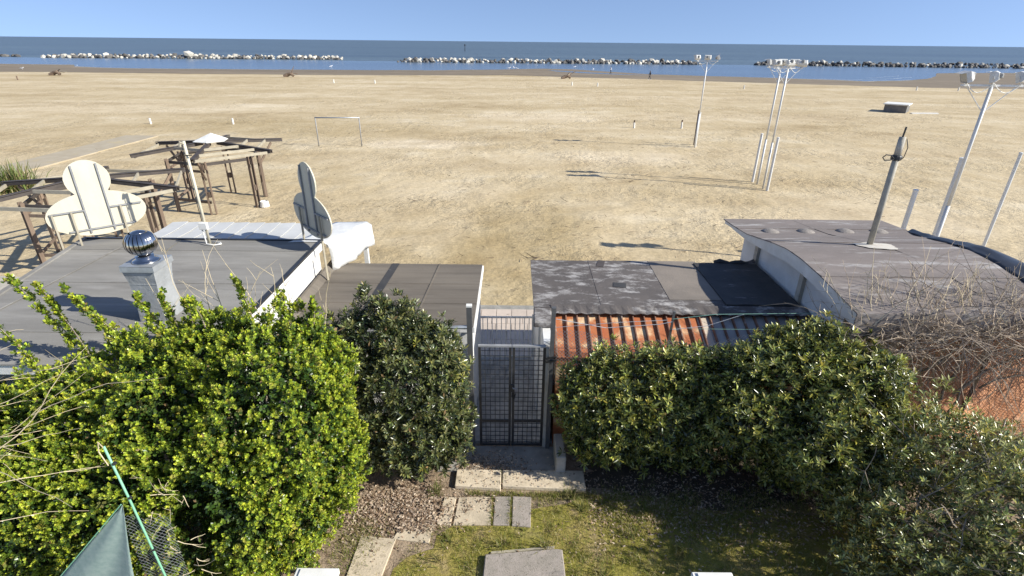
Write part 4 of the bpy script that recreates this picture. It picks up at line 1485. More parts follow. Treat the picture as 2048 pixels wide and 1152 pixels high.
B(MB().bar((7.55, 7.28, .7), (8.1, 7.75, 2.35), .05, .05), 'leaning_post', m_wood, f2)
for k in range(2):
    B(MB().tube([(5.9, 7.7, 2.2 - .25 * k), (8, 7.66, 2.26 - .25 * k), (10, 7.7, 2.3 - .25 * k)], .004, 4), 'strand', m_galvd, f2)

# low stone wall at the right edge
sw = thing('stone_wall', 'low rough stone wall at the right edge under bare twigs', 'wall', (9.5, 7.2, 0))
B(MB().hexa([(7.9, 6.98, 0), (11, 6.7, 0), (11, 7.05, 0), (7.9, 7.33, 0), (7.9, 7.0, .84), (11, 6.72, .84), (11, 7.03, .84), (7.9, 7.31, .84)]), 'core', m_conc, sw)
stm = [rock_mesh('stone', M('wall stone %d' % i, (.36, .32, .27), (.25, .22, .19), 5, .9, bump=.4, rnd=.2), 40 + i, 1) for i in range(3)]
for row in range(4):
    x = 7.9
    while x < 10.9:
        s = random.uniform(.13, .22)
        piece('stone', random.choice(stm), sw, (x + s / 2, 7.0 - (x - 7.9) * .09, .12 + row * .22), (random.uniform(-.3, .3), random.uniform(-.3, .3), random.uniform(0, 3)), (s * .75, .12, .12))
        x += s * 1.15
for k in range(12):
    piece('stone', stm[k % 3], sw, (8.05 + k * .24, 7.15 - k * .022, .88), (0, 0, k), (.15, .17, .07))

# ------------------------------------------------------------------ FOLIAGE
def leaf_template(kind):
    if kind == 'round':
        v = np.array([(0, 0, 0), (-.33, .60, .06), (0, .55, -.02), (.33, .60, .06), (0, 1, -.05)], float)
        f = np.array([(0, 2, 1), (0, 3, 2), (1, 2, 4), (2, 3, 4)])
    else:
        v = np.array([(0, 0, 0), (-.14, .62, .035), (0, .55, -.02), (.14, .62, .035), (0, 1, -.09)], float)
        f = np.array([(0, 2, 1), (0, 3, 2), (1, 2, 4), (2, 3, 4)])
    return v, f


def frames(d):
    """orthonormal frames (x, y=d, z) for directions d (n,3) with random roll"""
    n = len(d)
    a = RNG.normal(size=(n, 3))
    x = np.cross(d, a)
    x /= np.linalg.norm(x, axis=1)[:, None] + 1e-9
    z = np.cross(x, d)
    return x, z


def leaves_from_shoots(P, D, per, length, spread, along, kind, cols, up_bias=0.0, colj=.18):
    """P,D shoot tips and directions; per leaves each, whorled around the tip"""
    tv, tf = leaf_template(kind)
    n = len(P)
    N = n * per
    X, Z = frames(D)
    idx = np.repeat(np.arange(n), per)
    k = np.tile(np.arange(per), n)
    ang = k * 2.39996 + RNG.uniform(0, 6.28, n)[idx]
    t = (k + RNG.uniform(0, .6, N)) / per            # 0 at the tip
    el = (spread[0] + (spread[1] - spread[0]) * t) + RNG.normal(0, .16, N)   # angle from shoot axis
    ra = X[idx] * np.cos(ang)[:, None] + Z[idx] * np.sin(ang)[:, None]
    ld = D[idx] * np.cos(el)[:, None] + ra * np.sin(el)[:, None]
    ld[:, 2] += up_bias
    ld /= np.linalg.norm(ld, axis=1)[:, None]
    base = P[idx] - D[idx] * (t * along)[:, None]
    # leaf normal: facing shoot axis
    nrm = D[idx] - ld * np.sum(D[idx] * ld, axis=1)[:, None] + RNG.normal(0, .22, (N, 3))
    nrm -= ld * np.sum(nrm * ld, axis=1)[:, None]
    nrm /= np.linalg.norm(nrm, axis=1)[:, None] + 1e-9
    sx = np.cross(ld, nrm)
    L_ = length * RNG.uniform(.5, 1.3, N) * (0.75 + .35 * np.minimum(1, t * 2))
    V = (base[:, None, :] + (sx[:, None, :] * tv[None, :, 0, None] + ld[:, None, :] * tv[None, :, 1, None] + nrm[:, None, :] * tv[None, :, 2, None]) * L_[:, None, None])
    F = tf[None] + (np.arange(N) * len(tv))[:, None, None]
    # colour: old leaves dark, young leaves at the tip bright; per shoot and per leaf variation
    c_old, c_young, c_odd, odd = cols
    sh = RNG.uniform(0, 1, n)[idx]
    w = np.clip(1.15 - t * 1.4 + (sh - .5) * .9 + RNG.normal(0, .15, N), 0, 1)[:, None]
    C = np.array(c_old)[None] * (1 - w) + np.array(c_young)[None] * w
    om = RNG.uniform(0, 1, n)[idx] < odd
    C[om] = np.array(c_odd)
    C = C * RNG.uniform(1 - colj, 1 + colj, N)[:, None] * np.stack([RNG.uniform(.85, 1.18, N), np.ones(N), RNG.uniform(.7, 1.5, N)], 1)
    dm = RNG.uniform(0, 1, N) < .012
    C[dm] = np.array((.26, .17, .08)) * RNG.uniform(.6, 1.2, dm.sum())[:, None]
    return V.reshape(-1, 3), F.reshape(-1, 3), np.repeat(C, len(tv), axis=0)


def blob_points(blobs, n, shell=(.82, 1.04), lump=.13, lscale=1.6, seed=0, zmin=.08, keep=None):
    """points spread through the outer shell of a union of ellipsoids, with outward normals"""
    cs = np.array([b[0] for b in blobs], float)
    rs = np.array([b[1] for b in blobs], float)
    area = np.array([(r[0] * r[1] + r[0] * r[2] + r[1] * r[2]) for r in rs])
    out_p, out_n = [], []
    got = 0
    while got < n:
        bi = RNG.choice(len(blobs), p=area / area.sum(), size=4000)
        q = RNG.normal(size=(4000, 3))
        q /= np.linalg.norm(q, axis=1)[:, None]
        s = RNG.uniform(shell[0] ** 3, shell[1] ** 3, 4000) ** (1 / 3)
        lm = np.array([mnoise.noise((c[0] * lscale + seed, c[1] * lscale, c[2] * lscale)) + .5 * mnoise.noise((c[0] * lscale * 2.3, c[1] * lscale * 2.3 + seed, c[2] * lscale * 2.3))
                       for c in (q * rs[bi] + cs[bi])])
        s = s * (1 + lump * lm)
        p = cs[bi] + q * rs[bi] * s[:, None]
        nrm = q / rs[bi]
        nrm /= np.linalg.norm(nrm, axis=1)[:, None]
        ok = p[:, 2] > zmin
        for j in range(len(blobs)):
            e = np.sum(((p - cs[j]) / rs[j]) ** 2, axis=1)
            ok &= ~((e < .50) & (bi != j))
        if keep is not None:
            ok &= keep(p)
        out_p.append(p[ok])
        out_n.append(nrm[ok])
        got += ok.sum()
    return np.concatenate(out_p)[:n], np.concatenate(out_n)[:n]


def clump(P, N_, k, sp, depth):
    """k shoots around each sprig tip: little branches with gaps between them"""
    n = len(P)
    idx = np.repeat(np.arange(n), k)
    o = RNG.normal(0, sp, (n * k, 3))
    nn = N_[idx]
    o -= nn * np.sum(o * nn, 1)[:, None]
    sz = RNG.uniform(.6, 1.4, n)[idx]
    p = P[idx] + o * sz[:, None] - nn * (RNG.uniform(0, depth, n * k) + np.sum(o * o, 1) * 5)[:, None]
    p[:, 2] = np.maximum(p[:, 2], .05)
    d = nn + o * 5
    return p, d / np.linalg.norm(d, axis=1)[:, None]


def dirs(nrm, up, jit):
    d = nrm + np.array([0, 0, up]) + RNG.normal(0, jit, nrm.shape)
    return d / np.linalg.norm(d, axis=1)[:, None]


def limb_set(root, base, tops, m, r0=.035, seed=0, name='branch'):
    rr = random.Random(seed)
    for tpt in tops:
        a, b_ = Vector(base) + Vector((rr.uniform(-.18, .18), rr.uniform(-.12, .12), 0)), Vector(tpt)
        pts = []
        for i in range(7):
            t = i / 6
            p = a.lerp(b_, t) + Vector((rr.uniform(-.07, .07), rr.uniform(-.07, .07), 0)) * math.sin(math.pi * t) * 1.6
            p.z = a.z + (b_.z - a.z) * (t ** .85)
            pts.append(p)
        B(MB().tube(pts, r0 * rr.uniform(.7, 1.1), 6, r1=r0 * .25), name, m, root, smooth=True)


def twigs(mb, p0, d, L_, r, bend, n=5, rr=random, kids=0, sides=3):
    p = Vector(p0)
    d = Vector(d).normalized()
    pts = [p.copy()]
    for i in range(n):
        d = (d + Vector((rr.uniform(-bend, bend), rr.uniform(-bend, bend), rr.uniform(-bend, bend)))).normalized()
        p = p + d * (L_ / n)
        pts.append(p.copy())
    mb.tube(pts, r, sides, r1=r * .35, cap=False)
    for k in range(kids):
        i = rr.randint(1, n - 1)
        dd = (d + Vector((rr.uniform(-1, 1), rr.uniform(-1, 1), rr.uniform(-.4, .9)))).normalized()
        twigs(mb, pts[i], dd, L_ * rr.uniform(.25, .55), r * .6, bend * 1.2, max(3, n - 2), rr, 0, sides)


# ---- bright bush at left
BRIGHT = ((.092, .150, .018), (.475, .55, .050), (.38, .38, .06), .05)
GB = 'evergreen bushes along the garden fence'
bb = thing('bright_bush', 'bright yellow green evergreen bush with small round leaves filling the left foreground', 'bush', (-4.2, 5.6, 0), GB)
blobs = [((-3.15, 5.65, 2.35), (1.08, .98, 1.60)), ((-3.15, 5.45, .95), (.72, .75, 1.0)), ((-4.5, 5.7, 2.1), (1.25, 1.05, 1.60)),
         ((-5.75, 5.55, 1.85), (1.2, 1.0, 1.42)), ((-4.9, 4.95, 1.3), (1.7, .62, 1.35)), ((-7.2, 5.6, 1.6), (1.25, 1.0, 1.40)),
         ((-3.9, 6.05, 2.75), (.85, .65, 1.15)), ((-3.6, 4.95, 1.5), (.9, .55, 1.35)), ((-6.4, 4.85, 1.35), (1.4, .6, 1.35)), ((-2.75, 6.15, 2.9), (.55, .5, .98)),
         ((-8.6, 5.5, 1.4), (1.1, 1.0, 1.3)), ((-2.55, 5.75, 1.75), (.55, .6, 1.0)), ((-2.55, 5.9, 2.5), (.5, .55, .8)), ((-5.3, 5.3, 2.3), (.7, .5, .8))]


def keep_net(p):   # the gap where the shade cloth and the wire show
    return ~((np.abs(p[:, 0] + 3.80) < .24) & (p[:, 1] < 4.7) & (p[:, 2] < 2.6))


P1, N1 = clump(*blob_points(blobs, 3800, (.82, 1.06), .28, 1.9, 3.0, keep=keep_net), 7, .05, .13)
D1 = dirs(N1, .55, .33)
V, F, C = leaves_from_shoots(P1, D1, 14, .042, (.35, 1.25), .085, 'round', BRIGHT, .1)
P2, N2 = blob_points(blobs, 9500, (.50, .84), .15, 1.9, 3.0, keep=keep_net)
V2, F2, C2 = leaves_from_shoots(P2, dirs(N2, .3, .6), 9, .055, (.5, 1.5), .12, 'round', ((.035, .07, .012), (.07, .12, .018), (.2, .2, .05), .03), 0)  # inner leaves coloured darker: shade of the gaps put into their colour
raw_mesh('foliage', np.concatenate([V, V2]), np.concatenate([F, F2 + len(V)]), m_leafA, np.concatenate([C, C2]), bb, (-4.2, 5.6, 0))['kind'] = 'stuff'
limb_set(bb, (-3.4, 5.6, 0), [(-3.1, 5.6, 3.1), (-2.6, 5.5, 2.6), (-3.9, 5.8, 3.2), (-3.3, 5.0, 2.2), (-2.6, 5.9, 3.2)], m_bark, .04, 1)
limb_set(bb, (-5.2, 5.6, 0), [(-4.6, 5.7, 3.0), (-5.4, 5.2, 2.0), (-6.2, 5.7, 2.4), (-6.9, 5.3, 1.9)], m_bark, .04, 2)
# long leafy shoots that stick out of the top
SHOOTS = [((-5.45, 6.05, 2.75), (-6.28, 6.05, 4.30), .10), ((-5.5, 6.0, 2.9), (-5.95, 6.05, 4.22), .05), ((-4.75, 6.0, 2.95), (-5.62, 6.0, 4.18), .12),
          ((-5.9, 5.9, 2.4), (-6.62, 5.95, 3.72), .12), ((-4.45, 6.05, 3.3), (-4.78, 6.05, 4.08), .10), ((-4.25, 6.0, 3.2), (-4.40, 6.0, 4.12), .10),
          ((-4.2, 6.1, 3.2), (-4.17, 6.1, 4.0), .08), ((-3.35, 6.1, 3.5), (-3.50, 6.15, 4.26), .07), ((-5.15, 6.0, 2.9), (-5.3, 6.0, 3.75), .1),
          ((-3.9, 5.95, 3.5), (-4.0, 5.95, 4.05), .1), ((-2.9, 6.1, 3.6), (-2.95, 6.1, 4.15), .1), ((-2.62, 6.15, 3.5), (-2.56, 6.15, 4.02), .08),
          ((-6.4, 5.8, 2.3), (-7.2, 5.8, 3.2), .1), ((-4.9, 5.9, 2.9), (-4.95, 5.9, 3.62), .1)]
for i, (a, b_, rr_) in enumerate(SHOOTS):
    a, b_ = np.array(a), np.array(b_)
    ax_ = (b_ - a) / np.linalg.norm(b_ - a)
    n = int(np.linalg.norm(b_ - a) * 72)
    t = RNG.uniform(.0, 1, n) ** .8
    pp = a + (b_ - a) * t[:, None] + RNG.normal(0, rr_ * .42, (n, 3)) * (1 - .55 * t)[:, None]
    dd = np.tile(ax_, (n, 1)) + RNG.normal(0, .45, (n, 3)) + np.array([.2, -.1, .25])
    dd /= np.linalg.norm(dd, axis=1)[:, None]
    V, F, C = leaves_from_shoots(pp, dd, 9, .052, (.35, 1.3), .06, 'round', BRIGHT, .15)
    s_ = raw_mesh('shoot', V, F, m_leafA, C, bb, tuple(a))
    s_['kind'] = 'stuff'
    B(MB().tube([tuple(a), tuple(a + (b_ - a) * .5 + np.array([.02, 0, .02])), tuple(b_)], .012, 5, r1=.004), 'stem', m_bark, s_)

# ---- dark bush left of the gate
DARK = ((.050, .066, .024), (.22, .235, .075), (.30, .30, .06), .02)
db = thing('dark_bush', 'rounded dark green bush with narrow leaves left of the mesh gate', 'bush', (-1.75, 7.3, 0), GB)
blobs = [((-1.85, 7.3, 1.9), (1.12, .72, 1.45)), ((-2.15, 7.3, 2.55), (.82, .62, .95)), ((-1.20, 7.35, 1.6), (.62, .62, 1.35)), ((-1.6, 7.15, .95), (.95, .62, .80)),
         ((-1.35, 7.35, 2.35), (.68, .55, .85)), ((-2.45, 7.1, .95), (.6, .5, .8))]
P1, N1 = clump(*blob_points(blobs, 860, (.80, 1.06), .24, 2.1, 8.0), 5, .085, .16)
V, F, C = leaves_from_shoots(P1, dirs(N1, .9, .36), 11, .098, (.45, 1.3), .05, 'narrow', DARK, .12)
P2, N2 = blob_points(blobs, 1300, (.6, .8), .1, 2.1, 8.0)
V2, F2, C2 = leaves_from_shoots(P2, dirs(N2, .3, .6), 9, .08, (.5, 1.5), .08, 'narrow', ((.025, .04, .014), (.04, .06, .02), (.1, .1, .04), .02), 0)  # inner layer in near-black green, painting the shade inside the bush
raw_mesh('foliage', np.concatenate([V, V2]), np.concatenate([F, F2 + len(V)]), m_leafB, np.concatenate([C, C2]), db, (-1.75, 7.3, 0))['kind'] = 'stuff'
limb_set(db, (-1.8, 7.3, 0), [(-2.1, 7.3, 2.9), (-1.4, 7.3, 2.6), (-1.0, 7.3, 2.0), (-1.8, 6.9, 1.9), (-2.5, 7.2, 2.2)], m_bark, .04, 4)

# ---- right bushes
MIDG = ((.055, .076, .020), (.44, .45, .10), (.38, .34, .05), .03)


def bush(name, label, loc, blobs, n, per, length, cols, seed, limbs, lump=.2, inner=.3, kind='narrow', m=None, spread=(.5, 1.4)):
    root = thing(name, label, 'bush', loc, GB)
    P, N_ = clump(*blob_points(blobs, n // 4, (.76, 1.09), lump, 2.0, seed), 4, .095, .18)
    V, F, C = leaves_from_shoots(P, dirs(N_, 1.05, .38), per, length, spread, .05, kind, cols, .12)
    P2, N2 = blob_points(blobs, int(n * inner), (.55, .78), .1, 2.0, seed)
    V2, F2, C2 = leaves_from_shoots(P2, dirs(N2, .3, .6), 8, length, (.5, 1.5), .08, kind, (tuple(c * .6 for c in cols[0]), tuple(c * .6 for c in cols[0]), cols[2], .01), 0)  # old-leaf colour darkened further inside, painted shade between the sprigs
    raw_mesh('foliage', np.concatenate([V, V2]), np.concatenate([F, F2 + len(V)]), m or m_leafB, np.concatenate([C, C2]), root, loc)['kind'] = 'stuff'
    for k, (b_, tops) in enumerate(limbs):
        limb_set(root, b_, tops, m_bark, .032, seed + k)
    return root


bush('green_bush', 'mid green rosette leaved bush right of the mesh gate before the rusty lean-to', (1.6, 6.95, 0),
     [((1.42, 7.3, 1.62), (.72, .46, 1.06)), ((2.45, 7.25, 1.75), (1.0, .52, .96)), ((1.75, 7.15, 1.15), (.8, .42, .80)), ((1.32, 7.25, .85), (.42, .36, .58)), ((3.2, 7.2, 1.9), (.8, .52, .84)), ((2.7, 7.0, 1.35), (.8, .45, .62))],
     3700, 11, .100, MIDG, 21, [((1.8, 7.35, 0), [(1.4, 7.3, 2.3), (2.3, 7.2, 2.3), (1.2, 7.1, 1.5), (2.0, 7.0, 1.5), (3.0, 7.2, 2.3)])], lump=.32)
bush('green_bush', 'taller glossy green bush below the pale wall of the curved roof building', (4.5, 6.8, 0),
     [((4.35, 6.95, 2.2), (.98, .72, 1.05)), ((5.15, 6.7, 2.05), (.92, .80, 1.05)), ((3.75, 6.8, 1.75), (.8, .62, .75)), ((4.9, 6.3, 1.6), (1.0, .75, .95)), ((4.6, 7.0, 2.85), (.6, .5, .5)), ((3.6, 6.95, 2.3), (.6, .55, .6)), ((3.5, 7.25, .75), (.9, .35, .7)), ((4.8, 6.9, .8), (.9, .5, .8)), ((2.5, 7.35, .6), (.9, .3, .6)), ((5.5, 6.9, 2.3), (.6, .5, .6))],
     5600, 11, .098, MIDG, 33, [((4.5, 7.0, 0), [(4.2, 6.9, 2.8), (5.0, 6.7, 2.7), (3.7, 6.7, 2.0), (5.5, 6.3, 2.2), (4.8, 6.1, 1.9)])], lump=.32)
SPARSE = ((.085, .11, .030), (.48, .48, .15), (.45, .38, .06), .06)
bush('loose_bush', 'loose green bush with yellow leaves and bare branches in the lower right corner', (6.2, 5.2, 0),
     [((5.95, 5.85, 1.55), (1.0, .95, 1.05)), ((6.35, 4.75, 1.45), (1.15, .95, 1.10)), ((5.65, 5.1, 1.15), (.75, .9, .95)), ((7.3, 5.5, 1.2), (1.1, 1.0, 1.0)), ((6.7, 6.3, 1.5), (1.0, .6, .75)), ((5.9, 4.1, 1.2), (.9, .7, .9)), ((4.95, 4.75, .95), (.75, .9, .95)), ((5.35, 5.8, 1.0), (.8, .7, 1.0)), ((5.2, 3.9, .9), (.7, .7, .9))],
     5200, 9, .082, SPARSE, 45, [((5.9, 5.2, 0), [(5.5, 4.7, 1.9), (5.2, 5.3, 1.6), (6.2, 5.0, 2.5), (5.7, 4.2, 1.7), (6.6, 5.4, 2.4), (5.1, 4.8, 1.2)]),
                                  ((6.6, 5.4, 0), [(6.2, 4.3, 2.1), (7.2, 5.0, 2.2), (6.9, 6.0, 2.3), (7.6, 5.8, 2.0), (6.4, 4.0, 1.6), (5.9, 4.4, 2.3)])], lump=.36, inner=.22)

lbush = bpy.data.objects['loose_bush']
rr = random.Random(31)
mb = MB()
for i in range(170):
    twigs(mb, (rr.uniform(5.0, 7.3), rr.uniform(4.0, 5.9), rr.uniform(.7, 2.1)), (rr.uniform(-1, .5), rr.uniform(-1, .3), rr.uniform(-.2, .9)), rr.uniform(.4, 1.1), .0075, .22, 5, rr, 2, 3)
B(mb, 'twigs', m_bark, lbush, kind='stuff')

# ---- dry stalks over the bright bush
ds = thing('dry_stalks', 'straw coloured dry stalks lying over the bright bush from the left', 'dry stalks', (-6.5, 4.9, 0))
rr = random.Random(5)
mb = MB()
for i in range(46):
    p = (rr.uniform(-9.0, -5.2), rr.uniform(4.0, 5.6), 0)
    zt = 2.95 - (5.6 - p[1]) * .25 + rr.uniform(-.25, .35)
    mbx = MB()
    twigs(mbx, (p[0], p[1] - .25, zt), (rr.uniform(.4, 1), rr.uniform(-.8, .6), rr.uniform(-.1, .5)), rr.uniform(.9, 2.2), .006, .20, 7, rr, (0, 1, 2)[i % 3], 4)
    B(mbx, 'stalk', m_straw, ds)
for (x, y, z, l_) in ((-4.55, 6.2, 3.3, 1.0), (-4.0, 6.25, 3.5, .9), (-3.85, 6.25, 3.5, 1.1), (-3.6, 6.3, 3.5, .8), (-3.2, 6.3, 3.5, .9), (-2.95, 6.3, 3.6, .7), (-4.3, 6.3, 3.5, 1.2), (-2.6, 6.5, 3.4, 1.0), (-3.4, 6.4, 3.4, 1.0)):
    mbx = MB()
    twigs(mbx, (x, y, z), (rr.uniform(-.3, .3), .1, 1), l_, .007, .16, 6, rr, 3, 4)
    B(mbx, 'stalk', m_straw, ds)

# ---- bare creeper heap at right
bc = thing('bare_creeper', 'tangled heap of bare grey brown creeper branches over the orange netting', 'creeper', (7.4, 7.85, 2.4))
rr = random.Random(12)
mb = MB()
for i in range(1150):
    x = rr.uniform(5.2, 10.2)
    z = 2.94 + rr.gauss(0, .16) - max(0, 6.0 - x) * .35
    y = 7.28 + rr.gauss(0, .16) + max(0, z - 3.1)
    twigs(mb, (x, y, z), (rr.uniform(-1, 1), rr.uniform(-.6, .6), rr.uniform(-.5, .5)), rr.uniform(.3, .95) * rr.choice((.7, 1, 1, 1.7)), .0078, .33, 7, rr, 1, 3)
for i in range(75):   # hanging
    x = rr.uniform(6.3, 8.4)
    twigs(mb, (x, 7.2 + rr.gauss(0, .12), 2.7 + rr.gauss(0, .1)), (rr.uniform(-.5, .3), -.15, -1), rr.uniform(.4, 1.3), .007, .28, 6, rr, 1, 3)
B(mb, 'tangle', m_twig, bc, kind='stuff')
for i in range(210):   # upright shoots, each picked out against the roof
    x = rr.uniform(5.2, 9.8)
    mbx = MB()
    twigs(mbx, (x, 7.5 + rr.gauss(0, .25), 3.0 + rr.uniform(-.1, .25)), (rr.uniform(-.7, .7), rr.uniform(-.1, .8), 1), rr.uniform(.3, 1.25) * rr.uniform(.5, 1), .007, .2, 6, rr, 2 if i % 2 else 1, 3)
    B(mbx, 'twig', m_straw if i % 3 else m_twig, bc)
for (a, b_, r_) in (((5.4, 7.3, 2.35), (7.0, 7.5, 2.8), .02), ((6.6, 7.3, 2.2), (8.6, 7.5, 3.0), .02), ((7.2, 7.2, 1.9), (8.9, 7.4, 2.75), .022), ((7.0, 7.3, 1.2), (7.5, 7.5, 2.6), .03),
                    ((7.25, 7.25, 1.1), (7.9, 7.5, 2.5), .025), ((6.9, 7.3, 1.5), (6.3, 7.5, 2.6), .02), ((5.6, 7.4, 2.3), (5.3, 7.5, 2.75), .015), ((7.6, 7.2, 1.9), (9.6, 7.2, 2.5), .018)):
    a, b_ = Vector(a), Vector(b_)
    pts = [a.lerp(b_, t / 7) + Vector((rr.uniform(-.06, .06), rr.uniform(-.05, .05), rr.uniform(-.06, .06) + .12 * math.sin(math.pi * t / 7))) for t in range(8)]
    B(MB().tube(pts, r_, 6, r1=r_ * .5), 'branch', m_bark, bc, smooth=True)
d2 = thing('dry_brushwood', 'pale dry brushwood heaped on the low stone wall at the right edge', 'brushwood', (9.3, 7.1, .9))
mb = MB()
for i in range(260):
    twigs(mb, (rr.uniform(8.0, 10.6), 7.0 + rr.gauss(0, .22), .95 + rr.uniform(-.1, .25)), (rr.uniform(-1, 1), rr.uniform(-.7, .5), rr.uniform(-.2, .9)), rr.uniform(.25, .8), .006, .25, 5, rr, 1, 3)
B(mb, 'twigs', m_straw, d2, kind='stuff')

# ---- spiky grass clump far left on the sand
sg = thing('spiky_grass', 'tall spiky grass clump on the sand at the left edge', 'grass clump', (-24.9, 26.0, 0))
n = 520
a = RNG.uniform(0, 6.28, n)
le = RNG.uniform(.7, 1.9, n)
lean = RNG.uniform(.1, 1.05, n)
base = np.stack([-25.0 + RNG.normal(0, .45, n), 26.0 + RNG.normal(0, .4, n), np.zeros(n)], 1)
vv, tt, cc = [], [], []
for i in range(n):
    d = np.array([math.cos(a[i]) * math.sin(lean[i]), math.sin(a[i]) * math.sin(lean[i]), math.cos(lean[i])])
    s = np.cross(d, [0, 0, 1.0])
    s /= np.linalg.norm(s) + 1e-9
    m1 = base[i] + d * le[i] * .55
    tp = base[i] + d * le[i] * .98 - np.array([0, 0, .28 * lean[i] * le[i]])
    o_ = len(vv)
    vv += [base[i] - s * .02, base[i] + s * .02, m1 - s * .024, m1 + s * .024, tp]
    tt += [(o_, o_ + 1, o_ + 3), (o_, o_ + 3, o_ + 2), (o_ + 2, o_ + 3, o_ + 4)]
    c_ = np.array([.13, .17, .045]) * RNG.uniform(.6, 1.5) if RNG.uniform() < .7 else np.array([.38, .32, .16]) * RNG.uniform(.7, 1.1)
    cc += [c_] * 5
raw_mesh('blades', np.array(vv), np.array(tt), m_grass, np.array(cc), sg, (-24.9, 26.0, 0))['kind'] = 'stuff'

# ------------------------------------------------------------------ shade cloth, stake and wire bottom left
sn = thing('shade_cloth', 'dark green shade cloth corner stretched to a point at the bottom left', 'shade cloth', (-4.3, 4.0, 0))
vv, NN = [], 16
for j in range(NN):
    v_ = j / (NN - 1)
    for i in range(NN):
        u = i / (NN - 1)
        L0 = Vector((-3.98, 4.02, 2.64)).lerp(Vector((-5.9, 3.95, .55)), v_)
        R0 = Vector((-3.98, 4.02, 2.64)).lerp(Vector((-4.20, 4.0, .45)), v_)
        R0.x += .10 * math.sin(v_ * math.pi) * -.6
        p = L0.lerp(R0, u)
        p.y += .05 * math.sin(u * 9 + v_ * 4) * v_
        vv.append(p)
o = mesh_obj('cloth', vv, [(j * NN + i, j * NN + i + 1, (j + 1) * NN + i + 1, (j + 1) * NN + i) for j in range(NN - 1) for i in range(NN - 1)], m_net, sn, smooth=True)
o.modifiers.new('thick', 'SOLIDIFY').thickness = .003
B(MB().tube([(-3.98, 4.0, 2.66), (-4.6, 3.97, 1.98), (-5.9, 3.93, .56)], .006, 5), 'hem_cord', m_green, sn)
st_ = thing('garden_stake', 'thin bright green garden stake leaning in the bright bush', 'stake', (-3.8, 4.0, 0))
B(MB().tube([(-3.79, 4.0, 0), (-3.81, 4.0, 1.6), (-3.87, 4.0, 2.7), (-3.92, 4.0, 3.42)], .0115, 8), 'rod', m_green, st_, smooth=True)
for z in (2.0, 2.75, 3.2):
    B(MB().lathe((-3.80 - .05 * max(0, z - 1.6), 4.0, z), [(.019, 0), (.021, .01), (.019, .02)], 8), 'tie', m_black, st_)
B(MB().tube([(-3.92, 3.99, 3.42), (-3.93, 3.97, 3.5), (-3.96, 3.97, 3.38), (-3.93, 3.98, 3.2)], .006, 4), 'string', m_straw, st_)
f3 = thing('garden_wire_fence', 'old wire netting between the shade cloth and the green stake', 'fence', (-3.9, 4.15, 0))
mb = MB()
diamond(mb, lambda u, v: (-4.15 + .50 * u, 4.12 + .02 * math.sin(u * 9), .6 + 1.75 * v), 9, 32, .0022)
B(mb, 'wire_netting', m_wire, f3, kind='stuff')
mbx = MB()
rr = random.Random(3)
for i in range(22):
    twigs(mbx, (-3.75 + rr.uniform(-.2, .25), 4.2 + rr.uniform(-.05, .1), 1.2 + rr.uniform(0, 1.55)), (rr.uniform(-1, 1), rr.uniform(-.3, .3), rr.uniform(-.7, .7)), rr.uniform(.1, .32), .005, .3, 4, rr, 1, 3)
B(mbx, 'dead_twigs', m_straw, f3, kind='stuff')

# ------------------------------------------------------------------ ground cover
def in_poly_any(x, y):
    # keep stones clear
    return (-1.2 < x < .37 and 6.08 < y < 6.7) or (-.42 < x < .84 and 4.5 < y < 5.65) or (-1.0 < x < 1.3 and 6.8 < y < 7.26)


def blades(name, pts, hmin, hmax, w, cols, lab=None):
    n = len(pts)
    a = RNG.uniform(0, 6.28, n)
    lean = RNG.uniform(.1, 1.0, n)
    h = RNG.uniform(hmin, hmax, n)
    d = np.stack([np.cos(a) * np.sin(lean), np.sin(a) * np.sin(lean), np.cos(lean)], 1)
    s = np.stack([-np.sin(a), np.cos(a), np.zeros(n)], 1) * w
    p = np.concatenate([pts, np.full((n, 1), .004)], 1)
    m1 = p + d * (h * .6)[:, None]
    tp = p + d * h[:, None] + np.stack([np.cos(a), np.sin(a), -np.ones(n) * .6], 1) * (h * .22 * lean)[:, None]
    V = np.stack([p - s, p + s, m1 - s * .8, m1 + s * .8, tp], 1).reshape(-1, 3)
    o_ = (np.arange(n) * 5)[:, None]
    F = np.stack([o_ + [[0, 1, 3]], o_ + [[0, 3, 2]], o_ + [[2, 3, 4]]], 1).reshape(-1, 3)
    ci = RNG.integers(0, len(cols), n)
    C = np.array(cols)[ci] * RNG.uniform(.7, 1.3, n)[:, None]
    o = raw_mesh(name, V, F, m_grass, np.repeat(C, 5, axis=0))
    o['kind'] = 'stuff'
    return o


gp_ = []
cent = [(RNG.uniform(-1.7, 4.6), RNG.uniform(3.8, 6.75)) for _ in range(420)]
for (cx_, cy_) in cent:
    if ((cx_ - 1.55) / 3.1) ** 2 + ((cy_ - 5.2) / 1.6) ** 2 > 1.0:
        continue
    k = int(RNG.uniform(6, 60))
    sp = RNG.uniform(.02, .09)
    for _ in range(k):
        x, y = RNG.normal(cx_, sp), RNG.normal(cy_, sp)
        if not in_poly_any(x, y):
            gp_.append((x, y))
for _ in range(9000):  # green strip along the kerb
    x, y = RNG.uniform(-.75, 1.5), 6.74 + RNG.normal(0, .045) + max(0, RNG.normal(-.05, .12)) * -1
    if RNG.uniform() < .25 and not in_poly_any(x, y):
        gp_.append((x, y))
for _ in range(5000):  # moss lines between stones
    x, y = (RNG.choice([-.285, .018]) + RNG.normal(0, .008), RNG.uniform(6.1, 6.7))
    if RNG.uniform() < .12:
        gp_.append((x, y))
for _ in range(16000):
    x, y = RNG.uniform(-1.8, 4.8), RNG.uniform(3.8, 6.8)
    if ((x - 1.55) / 3.2) ** 2 + ((y - 5.2) / 1.65) ** 2 < 1 and not in_poly_any(x, y) and mnoise.noise((x * 1.5, y * 1.5, 3)) > -.15:
        gp_.append((x, y))
